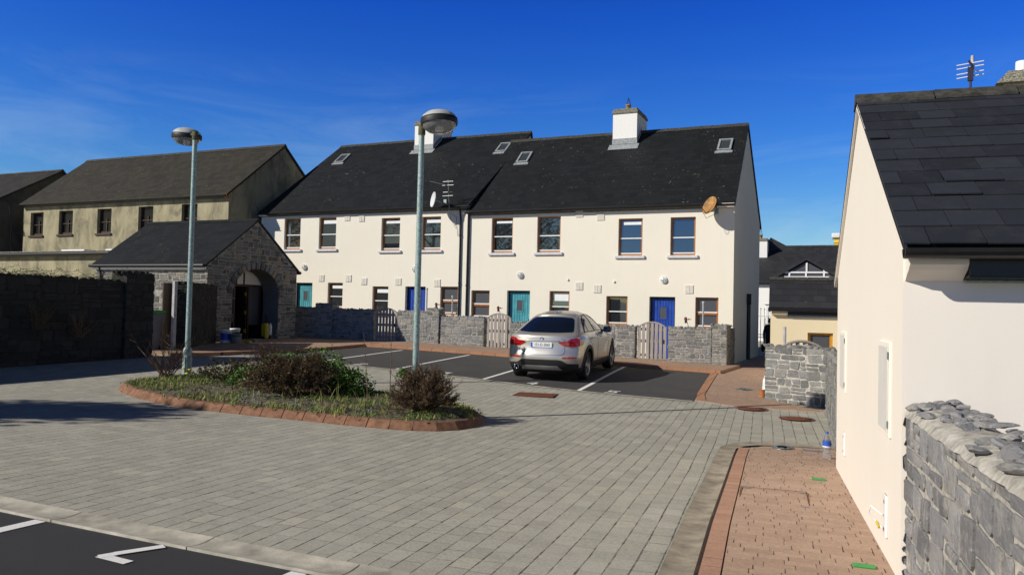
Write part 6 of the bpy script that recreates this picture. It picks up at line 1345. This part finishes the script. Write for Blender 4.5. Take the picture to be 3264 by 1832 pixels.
# ------------------------------------------------------------------ the parked car
def car_mats():
    t = NT('champagne_car_paint'); t.col((0.56, 0.52, 0.455)); t.b.inputs['Metallic'].default_value = .6; t.rough(.34); t.b.inputs['Coat Weight'].default_value = .6; t.b.inputs['Coat Roughness'].default_value = .03
    M['paint'] = t.m
    t = NT('dark_car_glass'); t.col((.006, .008, .012)); t.rough(.03); t.b.inputs['IOR'].default_value = 1.75; M['carglass'] = t.m
    t = NT('red_lamp_lens'); t.col((.42, .008, .012)); t.rough(.1); t.b.inputs['Coat Weight'].default_value = .8; M['redlens'] = t.m
    t = NT('deep_red_lens'); t.col((.16, .004, .008)); t.rough(.1); t.b.inputs['Coat Weight'].default_value = .8; M['redlens2'] = t.m
    M['cladding'] = plain('black_cladding', (.018, .017, .019), .6, var=.1); M['tyre'] = plain('tyre_rubber', (.012, .012, .012), .85)
    t = NT('alloy'); t.col((.36, .36, .37)); t.b.inputs['Metallic'].default_value = .9; t.rough(.32); M['alloy'] = t.m
    t = NT('satin_silver'); t.col((.50, .485, .45)); t.b.inputs['Metallic'].default_value = .7; t.rough(.38); M['satin'] = t.m
    M['chrome'] = plain('chrome', (.7, .7, .7), .12, 1.0, var=.02); M['plate'] = plain('number_plate', (.78, .79, .80), .45, var=.02); M['plate_blue'] = plain('plate_blue', (.02, .13, .55), .45, var=.02); M['ink'] = plain('black_ink', (.012, .012, .02), .5, var=.02); M['badge_blue'] = plain('badge_blue', (.03, .22, .62), .3, var=.02)
car_mats()
TAB = [(.20, .78, -.70, 3.42), (.26, .86, -.80, 3.52), (.34, .905, -.88, 3.60), (.45, .925, -.925, 3.66), (.56, .935, -.945, 3.69), (.64, .94, -.935, 3.70), (.72, .945, -.905, 3.69), (.80, .947, -.885, 3.66), (.88, .943, -.875, 3.60), (.95, .932, -.872, 3.50), (1.0, .92, -.865, 3.35), (1.04, .905, -.86, 3.12), (1.07, .89, -.855, 2.85), (1.10, .868, -.835, 2.55), (1.13, .84, -.74, 2.36),
       (1.20, .795, -.55, 2.22), (1.30, .735, -.32, 2.03), (1.40, .675, -.08, 1.83), (1.48, .622, .14, 1.65), (1.54, .57, .36, 1.48), (1.58, .51, .58, 1.30), (1.61, .42, .82, 1.12), (1.625, .28, .92, 1.02)]
ZT = [t[0] for t in TAB]
def ctab(z, k):
    z = min(max(z, ZT[0]), ZT[-1]); i = max(j for j in range(len(ZT)) if ZT[j] <= z+1e-9); i = min(i, len(ZT)-2); f = (z-ZT[i])/(ZT[i+1]-ZT[i])
    p0, p1 = TAB[max(i-1, 0)][k], TAB[i][k]; p2, p3 = TAB[i+1][k], TAB[min(i+2, len(ZT)-1)][k]
    m1 = (p2-p0)/(ZT[i+1]-ZT[max(i-1, 0)])*(ZT[i+1]-ZT[i]); m2 = (p3-p1)/(ZT[min(i+2, len(ZT)-1)]-ZT[i])*(ZT[i+1]-ZT[i])
    return (2*f**3-3*f*f+1)*p1+(f**3-2*f*f+f)*m1+(-2*f**3+3*f*f)*p2+(f**3-f*f)*m2
def crr(z): return .25 if z < 1.05 else (.25-.06*(z-1.05)/.1 if z < 1.15 else .19)
def cff(z): return .5 if z < 1.08 else .28
def sideX(y, z):
    w, yr, yf = ctab(z, 1), ctab(z, 2), ctab(z, 3); a = max(0, 1-(y-yr-crr(z))/.55) if y > yr+crr(z) else 1; b = max(0, 1-(yf-cff(z)-y)/.9) if y < yf-cff(z) else 1
    return w*(1-.075*a*a-.10*b*b)
def rearY(x, z): w = ctab(z, 1)*.925; return ctab(z, 2)+crr(z)*min(1, abs(x)/w)**3.2
def car():
    r = thing('parked_car', 'champagne coloured coupe-roofed off-road car parked nose-in to the garden walls', 'car')
    base = (-6.90, 18.08); hd = R(4.5)
    z0 = gz(*base); fx = base[0]-2.81*math.sin(hd); fy = base[1]+2.81*math.cos(hd); z1 = gz(fx, fy); pitch = math.atan2(z1-z0, 2.81)
    r.location = (base[0], base[1], z0+.008); r.rotation_euler = Euler((pitch, 0, hd))
    def put(o, parent=None): o.parent = parent or r; return o
    # ---- body from stacked plan outlines
    NR, NS, NF = 24, 46, 16; zs = []; 
    for a, b in zip(ZT, ZT[1:]):
        n = 2 if b-a > .045 else 1
        zs += [a+(b-a)*i/n for i in range(n)]
    zs.append(ZT[-1]); rings = []
    def outline(z):
        w, yr, yf = ctab(z, 1), ctab(z, 2), ctab(z, 3); c, d = crr(z), cff(z); P = []
        if yf-d < yr+c+.02: m_ = (yf+yr)/2; c = min(c, m_-yr-.01); d = min(d, yf-m_-.01)
        for i in range(NR): s = -1+2*i/NR; P.append((.925*w*s, yr+c*abs(s)**3.2))
        for i in range(NS): y = yr+c+(yf-d-yr-c)*i/NS; P.append((w*(1-.075*max(0, 1-(y-yr-c)/.55)**2-.10*max(0, 1-(yf-d-y)/.9)**2), y))
        for i in range(NF): s = 1-2*i/NF; P.append((.90*w*s, yf-d*abs(s)**2.4))
        for i in range(NS): y = yf-d-(yf-d-yr-c)*i/NS; P.append((-w*(1-.075*max(0, 1-(y-yr-c)/.55)**2-.10*max(0, 1-(yf-d-y)/.9)**2), y))
        return [(x, y, z) for x, y in P]
    vs = []; 
    for z in zs: vs += outline(z)
    n = NR+2*NS+NF; fs = [(i*n+j, i*n+(j+1) % n, (i+1)*n+(j+1) % n, (i+1)*n+j) for i in range(len(zs)-1) for j in range(n)]
    fs.append(tuple(range(n-1, -1, -1)))
    # crown of the roof
    T = len(zs)-1; cx = len(vs); vs.append((0, .97, 1.632)); fs += [(T*n+j, T*n+(j+1) % n, cx) for j in range(n)]
    mb = MB(); mb.add(vs, fs, 'paint', smooth=True); mb.mat('cladding'); body = mb.build('body')
    # wheel wells
    for y in (0, 2.81):
        cb = MB(); cb.lathe([(.42, -1.1), (.42, 1.1)], 'cladding', 40, M4=Matrix.Translation((0, y, .355)) @ Matrix.Rotation(R(90), 4, 'Y')); co = cb.build('cutter')
        md = body.modifiers.new('cut', 'BOOLEAN'); md.object = co; md.operation = 'DIFFERENCE'; md.solver = 'EXACT'
        dg = bpy.context.evaluated_depsgraph_get(); nm = bpy.data.meshes.new_from_object(body.evaluated_get(dg)); body.modifiers.clear(); body.data = nm; bpy.data.objects.remove(co)
    me = body.data; ci = 1
    if len(me.materials) < 2: me.materials.append(M['cladding'])
    ci = [i for i, m_ in enumerate(me.materials) if m_ == M['cladding']][0]
    for p in me.polygons:
        c = p.center; inw = any(abs(math.hypot(c.y-y, c.z-.355)-.42) < .02 and abs(p.normal.x) < .6 for y in (0, 2.81))
        if inw or c.z < .36 or (p.normal.z < -.8): p.material_index = ci
        p.use_smooth = True
        if inw: p.use_smooth = False
    put(body)
    def patch(poly, mapf, mat, name, parent=None, off=.004, step=.05, mirror=False, build=True, mbx=None):
        bm = bmesh.new(); vv = [bm.verts.new((p[0], p[1], 0)) for p in poly]; bm.faces.new(vv)
        xs = [p[0] for p in poly]; ys = [p[1] for p in poly]
        for ax, lo, hi in ((0, min(xs), max(xs)), (1, min(ys), max(ys))):
            q = lo+step
            while q < hi:
                pl = [0, 0, 0]; pl[ax] = q; nn = [0, 0, 0]; nn[ax] = 1
                bmesh.ops.bisect_plane(bm, geom=bm.verts[:]+bm.edges[:]+bm.faces[:], plane_co=pl, plane_no=nn); q += step
        bm.verts.ensure_lookup_table(); V_ = [mapf(v.co.x, v.co.y, off) for v in bm.verts]; F_ = [tuple(v.index for v in f.verts) for f in bm.faces]; bm.verts.index_update(); F_ = [tuple(v.index for v in f.verts) for f in bm.faces]; bm.free()
        m2 = mbx or MB()
        for sx in ((1, -1) if mirror else (1,)): m2.add([(x*sx, y, z) for x, y, z in V_], F_, mat, smooth=True)
        if build and not mbx: return put(m2.build(name), parent)
    def rmap(x, z, o): return (x, rearY(x, z)-o*1.3, z+o*.25)
    def smap(y, z, o): return (sideX(y, z)+o, y, z+o*.2)
    def tmap(x, z, o): y = rearY(x, z); return (x, y-o, z+o)
    # rear screen
    patch([(-.66, 1.165), (-.3, 1.15), (.3, 1.15), (.66, 1.165), (.665, 1.19), (.585, 1.34), (.525, 1.435), (.46, 1.47), (.25, 1.485), (-.25, 1.485), (-.46, 1.47), (-.525, 1.435), (-.585, 1.34), (-.665, 1.19)], tmap, 'carglass', 'rear_window', off=.008)
    # lip spoiler at roof edge and tail deck
    mb = MB()
    for (zc, yy, hw, dz) in ((1.505, .03, .50, .012),): 
        P = [(hw*s, rearY(hw*s, zc)-.05, zc+.015-.03*abs(s)**3) for s in [i/8-1 for i in range(17)]]; vs = P+[(x, y+.12, z+.045) for x, y, z in P]+[(x, y+.01, z-.012) for x, y, z in P]
        mb.add(vs, [(i, i+1, 18+i, 17+i) for i in range(16)]+[(34+i, 35+i, i+1, i) for i in range(16)], 'paint', smooth=True)
    put(mb.build('roof_lip'))
    # tail lights
    for sx, lab in ((1, 'r'), (-1, 'l')):
        L = [(.40, .925), (.44, .955), (.60, .965), (.69, 1.02), (.80, 1.035), (.862, 1.02), (.865, .86), (.82, .835), (.56, .84), (.50, .87)]
        q = [(x*sx, z) for x, z in L]; q = q if sx > 0 else q[::-1]; b = patch(q, rmap, 'redlens', 'tail_light', off=.012, step=.04)
        q = [(x*sx, z) for x, z in [(.57, .855), (.645, .855), (.645, .885), (.56, .885)]]; patch(q if sx > 0 else q[::-1], rmap, 'redlens2', 'lens_band', b, .016)
        q = [(x*sx, z) for x, z in [(.43, .928), (.60, .935), (.66, .93), (.86, .945), (.86, .957), (.66, .943), (.60, .947), (.44, .94)]]; patch(q if sx > 0 else q[::-1], rmap, 'redlens2', 'lens_band', b, .017)
        q = [(x*sx, z) for x, z in [(.665, .845), (.685, .845), (.70, 1.015), (.685, 1.01)]]; patch(q if sx > 0 else q[::-1], rmap, 'redlens2', 'lens_band', b, .018)
        sp = [(-.64, .85), (-.64, 1.02), (-.55, 1.01), (-.44, .965), (-.40, .925), (-.47, .875), (-.56, .85)]
        m2 = MB(); patch(sp, smap, 'redlens', '', off=.008, step=.04, build=False, mbx=m2)
        m2.v = [(x*sx, y, z) for x, y, z in m2.v]; put(m2.build('lens_return'), b)
        q = [(x*sx, z) for x, z in [(.50, .575), (.56, .605), (.80, .60), (.84, .575), (.80, .562), (.52, .56)]]; patch(q if sx > 0 else q[::-1], rmap, 'redlens', 'reflector', off=.006)
    # lower bumper, skid plate, exhaust
    patch([(-.84, .22), (.84, .22), (.86, .43), (.62, .44), (.50, .515), (.40, .53), (-.40, .53), (-.50, .515), (-.62, .44), (-.86, .43)], rmap, 'cladding', 'lower_bumper', off=.01, step=.06)
    patch([(-.50, .275), (.50, .275), (.40, .385), (-.40, .385), (-.46, .37)], rmap, 'satin', 'skid_plate', off=.03, step=.05)
    mb = MB(); mb.lathe([(.052, -.02), (.058, .1), (.06, .13), (.046, .13), (.042, .02)], 'chrome', 20, M4=Matrix.Translation((-.63, -.73, .335)) @ Matrix.Rotation(R(90), 4, 'X')); mb.lathe([(.043, .06), (0, .06)], 'ink', 20, M4=Matrix.Translation((-.63, -.73, .335)) @ Matrix.Rotation(R(90), 4, 'X')); put(mb.build('exhaust_pipe'))
    # creases: tailgate shut line and number plate recess
    mb = MB()
    def crease(pts, mapf, m='ink', rad=.0035):
        P = [mapf(a, b, .002) for a, b in resample2(pts, 40)]; mb.tube(P, rad, m, 4, False)
    def resample2(pts, k): return [(p.x, p.y) for p in resample(pts, k)]
    crease([(-.71, 1.03), (-.70, .98)], rmap); crease([(-.55, .835), (-.56, .72), (-.53, .655), (-.40, .64), (.40, .64), (.53, .655), (.56, .72), (.55, .835)], rmap); put(mb.build('tailgate_gap'))
    mb = MB(); P = [rmap(x, z, .006) for x, z in resample2([(-.42, .965), (-.38, .955), (.38, .955), (.42, .965)], 20)]; vs = P+[(x, y-.018, z+.016) for x, y, z in P]+[(x, y+.0, z+.032) for x, y, z in P]; k = 21
    mb.add(vs, [(i, i+1, k+i+1, k+i) for i in range(20)]+[(k+i, k+i+1, 2*k+i+1, 2*k+i) for i in range(20)], 'paint', smooth=True); put(mb.build('tailgate_handle'))
    # plate and badges
    py = rearY(.26, .87)-.028; mb = MB(); mb.bbox(-.26, .26, py-.004, py+.018, .815, .928, 'plate', .004); pl = put(mb.build('number_plate'))
    mb = MB(); mb.box(-.26, -.215, py-.0062, py-.0045, .818, .925, 'plate_blue'); put(mb.build('country_band'), pl)
    def text(s, size, x, y, z, mat, name, parent, ext=.001, width=1.0):
        cu = bpy.data.curves.new(name, 'FONT'); cu.body = s; cu.size = size; cu.align_x = 'CENTER'; cu.align_y = 'CENTER'; cu.extrude = ext; cu.resolution_u = 3
        o = bpy.data.objects.new(name, cu); COL.objects.link(o); dg = bpy.context.evaluated_depsgraph_get(); m_ = bpy.data.meshes.new_from_object(o.evaluated_get(dg)); bpy.data.objects.remove(o)
        m_.materials.clear(); m_.materials.append(M[mat]); q = bpy.data.objects.new(name, m_); COL.objects.link(q); q.parent = parent
        q.matrix_local = Matrix.Translation((x, y, z)) @ Matrix.Rotation(R(90), 4, 'X') @ Matrix.Scale(width, 4, (1, 0, 0)); return q
    text('151-D-3060', .098, .022, py-.006, .872, 'ink', 'lettering', pl, width=.80)
    by = rearY(0, 1.0)-.008; mt = Matrix.Translation((0, by, 1.005)) @ Matrix.Rotation(R(90), 4, 'X'); mb = MB(); mb.lathe([(.047, 0), (.047, .006), (.043, .009)], 'chrome', 28, M4=mt); mb.lathe([(.0425, .0095), (.030, .0105)], 'ink', 28, M4=mt); bd = put(mb.build('badge'))
    mb = MB()
    for k in range(4):
        a0 = k*math.pi/2; P = [mt @ Vector((0, 0, .0115))]+[mt @ Vector((.029*math.cos(a0+i*math.pi/16), .029*math.sin(a0+i*math.pi/16), .0115)) for i in range(9)]; mb.add(P, [(0, i, i+1) for i in range(1, 9)], 'badge_blue' if k % 2 else 'white_paint')
    put(mb.build('badge_emblem'), bd)
    text('X4', .075, .50, rearY(.5, 1.0)-.006, 1.0, 'chrome', 'lettering', r, .002)
    # side glass, pillars, shut lines, handles, mirrors
    for sx in (1, -1):
        def sp(poly, mat, name, parent=None, off=.006):
            m2 = MB(); patch(poly, smap, mat, '', off=off, step=.06, build=False, mbx=m2); m2.v = [(x*sx, y, z) for x, y, z in m2.v]; return put(m2.build(name), parent)
        DLO = [(-.02, 1.15), (2.02, 1.13), (1.90, 1.22), (1.66, 1.38), (1.48, 1.465), (1.25, 1.53), (.95, 1.55), (.65, 1.525), (.35, 1.43), (.12, 1.27)]
        w = sp(DLO, 'carglass', 'side_window', None, .006)
        sp([(.90, 1.14), (1.0, 1.14), (.96, 1.54), (.88, 1.535)], 'ink', 'door_pillar', w, .010); sp([(.30, 1.15), (.34, 1.15), (.42, 1.44), (.38, 1.425)], 'ink', 'quarter_pillar', w, .010)
        m2 = MB(); P = [smap(y, z, .008) for y, z in [(p.x, p.y) for p in resample(DLO+[DLO[0]], 60)]]; m2.tube(P, .008, 'ink', 4, False); m2.v = [(x*sx, y, z) for x, y, z in m2.v]; put(m2.build('window_trim'), w)
        m2 = MB()
        for L in ([(.94, 1.12), (.92, .8), (.90, .42)], [(.02, 1.13), (.12, .98), (.45, .72), (.50, .45)], [(2.02, 1.1), (2.1, .9), (2.12, .42)]): m2.tube([smap(a, b, .0015) for a, b in resample2(L, 18)], .003, 'ink', 4, False)
        m2.v = [(x*sx, y, z) for x, y, z in m2.v]; put(m2.build('door_gap'))
        for y in (.28, 1.18):
            m2 = MB(); p = Vector(smap(y, .985, .012)); q = Vector(smap(y+.2, .985, .012)); m2.tube([p+Vector((-.012, 0, 0)), p+Vector((.02, .02, 0)), q+Vector((.02, -.02, 0)), q+Vector((-.012, 0, 0))], .013, 'paint', 8); m2.v = [(x*sx, y_, z) for x, y_, z in m2.v]; put(m2.build('door_handle'))
        m2 = MB(); m2.tube([smap(-.3, .94, .0), smap(.4, .945, .008), smap(1.5, .94, .008), smap(2.3, .91, .0)], .007, 'paint', 6, False); m2.v = [(x*sx, y, z) for x, y, z in m2.v]; put(m2.build('side_crease'))
        m2 = MB(); m2.bbox(.90, 1.09, 1.66, 1.80, 1.06, 1.22, 'cladding', .035); m2.box(.80, .93, 1.70, 1.77, 1.08, 1.13, 'cladding'); m2.v = [(x*sx, y, z) for x, y, z in m2.v]; mr = put(m2.build('wing_mirror'))
        m2 = MB(); m2.add([(.915, 1.655, 1.075), (1.075, 1.655, 1.075), (1.075, 1.655, 1.205), (.915, 1.655, 1.205)], [(0, 1, 2, 3)], 'carglass'); m2.v = [(x*sx, y, z) for x, y, z in m2.v]; put(m2.build('mirror_glass'), mr)
        # arch flares, sill
        for yc in (0, 2.81):
            m2 = MB(); N = 26; vs = []
            for i in range(N+1):
                a = R(-12)+R(204)*i/N
                for rr, o in ((.405, .012), (.425, .018), (.49, .014), (.495, 0.0)): yy, zz = yc+rr*math.cos(a), .355+rr*math.sin(a); vs.append((sideX(yy, max(.3, min(zz, .95)))+o, yy, zz))
            m2.add(vs, [(i*4+j, i*4+j+1, i*4+5+j, i*4+4+j) for i in range(N) for j in range(3)], 'cladding', smooth=True); m2.v = [(x*sx, y, z) for x, y, z in m2.v]; put(m2.build('wheel_arch'))
        sp([(.46, .22), (2.36, .22), (2.36, .40), (.46, .41)], 'cladding', 'sill', None, .012)
    # wheels
    for (wx, wy) in ((-.80, 0), (.80, 0), (-.79, 2.81), (.79, 2.81)):
        sg = 1 if wx > 0 else -1; mt = Matrix.Translation((wx, wy, .352)) @ Matrix.Rotation(R(90)*sg, 4, 'Y')
        e = Matrix(); e.translation = (wx, wy, .352)
        mb = MB(); mb.lathe([(.235, -.11), (.30, -.122), (.335, -.115), (.352, -.085), (.352, .085), (.335, .115), (.30, .124), (.245, .112), (.24, .08)], 'tyre', 40, M4=mt, caps=False)
        for k in (-.05, 0, .05): mb.lathe([(.3525, k-.004), (.3525, k+.004)], 'ink', 40, M4=mt, caps=False)
        wh = put(mb.build('wheel')); mb = MB(); mb.lathe([(.245, .10), (.24, .108), (.225, .09), (.21, .0), (.215, -.1)], 'alloy', 40, M4=mt, caps=False); mb.lathe([(.20, .0), (0, .0)], 'ink', 30, M4=mt)
        for k in range(5):
            for d in (-.13, .13):
                a = 2*math.pi*k/5+d; a2 = 2*math.pi*k/5+d*.6; p = Vector((.235*math.cos(a), .235*math.sin(a), .088)); q = Vector((.05*math.cos(a2), .05*math.sin(a2), .07)); n2 = Vector((-math.sin(a), math.cos(a), 0))*.011
                vs = [mt @ v_ for v_ in (p+n2, p-n2, q-n2, q+n2, p+n2-Vector((0, 0, .03)), p-n2-Vector((0, 0, .03)), q-n2-Vector((0, 0, .03)), q+n2-Vector((0, 0, .03)))]; mb.add(vs, [(0, 1, 2, 3), (0, 4, 5, 1), (1, 5, 6, 2), (2, 6, 7, 3), (3, 7, 4, 0)], 'alloy')
        mb.lathe([(.065, .05), (.065, .078), (.05, .085), (0, .085)], 'alloy', 20, M4=mt); put(mb.build('rim'), wh)
    # roof fin, sunroof, front lamps and screen
    mb = MB(); mb.add([(-.018, .30, 1.52), (.018, .30, 1.52), (.018, .52, 1.575), (-.018, .52, 1.575), (-.006, .30, 1.60), (.006, .30, 1.60), (.004, .44, 1.585), (-.004, .44, 1.585)], [(0, 1, 5, 4), (1, 2, 6, 5), (2, 3, 7, 6), (3, 0, 4, 7), (4, 5, 6, 7)], 'paint', smooth=True); put(mb.build('aerial_fin'))
    def fmap(x, z, o): w = ctab(z, 1)*.9; d = cff(z); return (x, ctab(z, 3)-d*min(1, abs(x)/w)**2.4+o, z+o*.6)
    patch([(-.72, 1.14), (.72, 1.14), (.60, 1.40), (.50, 1.51), (-.50, 1.51), (-.60, 1.40)], fmap, 'carglass', 'windscreen', off=.008)
    for sx in (1, -1):
        q = [(.38*sx, .78), (.78*sx, .82), (.78*sx, .93), (.40*sx, .88)]; patch(q if sx > 0 else q[::-1], fmap, 'bowl', 'headlight', off=.01)
    patch([(-.32, .70), (.32, .70), (.34, .88), (-.34, .88)], fmap, 'cladding', 'grille', off=.01)
car()

# ------------------------------------------------------------------ trees out of frame: they shade the paving and show in the window panes
def tree(x, y, h, r, lab, seed, trunk=.22, n=3800, crown0=.35):
    rs = random.Random(seed); z = gz(x, y); t = thing('tree', lab, 'tree', (x, y, z), group='trees standing round the court'); mb = MB()
    mb.tube([(x, y, z-.1), (x+.1, y, z+h*.35), (x, y+.1, z+h*.8)], [trunk, trunk*.7, trunk*.2], 'twig', 9)
    for k in range(14): a = rs.uniform(0, 6.28); q = rs.uniform(.35, .75); mb.tube([(x, y, z+h*q), (x+math.cos(a)*r*.75, y+math.sin(a)*r*.75, z+h*(q+.16))], [trunk*.35, .02], 'twig', 5)
    mb.build('trunk', t); mb = MB()
    for k in range(16): a = rs.uniform(0, 6.28); q = rs.uniform(0, .75)*r; leafmass(mb, (x+math.cos(a)*q, y+math.sin(a)*q, z+h*rs.uniform(crown0, .78)), (r*.5, r*.5), h*.2, n//16, rs, 'treeleaf', .13, -.25, seed+k)
    mb.build('crown', t, recalc=False)
tree(-17.7, .35, 6.9, 1.15, 'tree left of the frame whose soft shadow falls on the paving', 31, crown0=.74, n=3600)
for i, (x, y, h, r) in enumerate(((-24.5, -7, 10, 3.6), (-29, -9, 11, 4), (-33.5, -6, 10, 3.6), (-43, -9, 11, 4), (-49, -6, 10, 4))):
    tree(x, y, h, r, ['tall dense tree behind the viewer, seen only in window panes', 'broad dense tree behind the viewer, seen only in window panes', 'dense tree behind the viewer at left, seen in window panes', 'far dense tree behind the viewer, seen in window panes', 'farthest dense tree behind the viewer, seen in window panes'][i], 50+i, .3, 5200, .2)
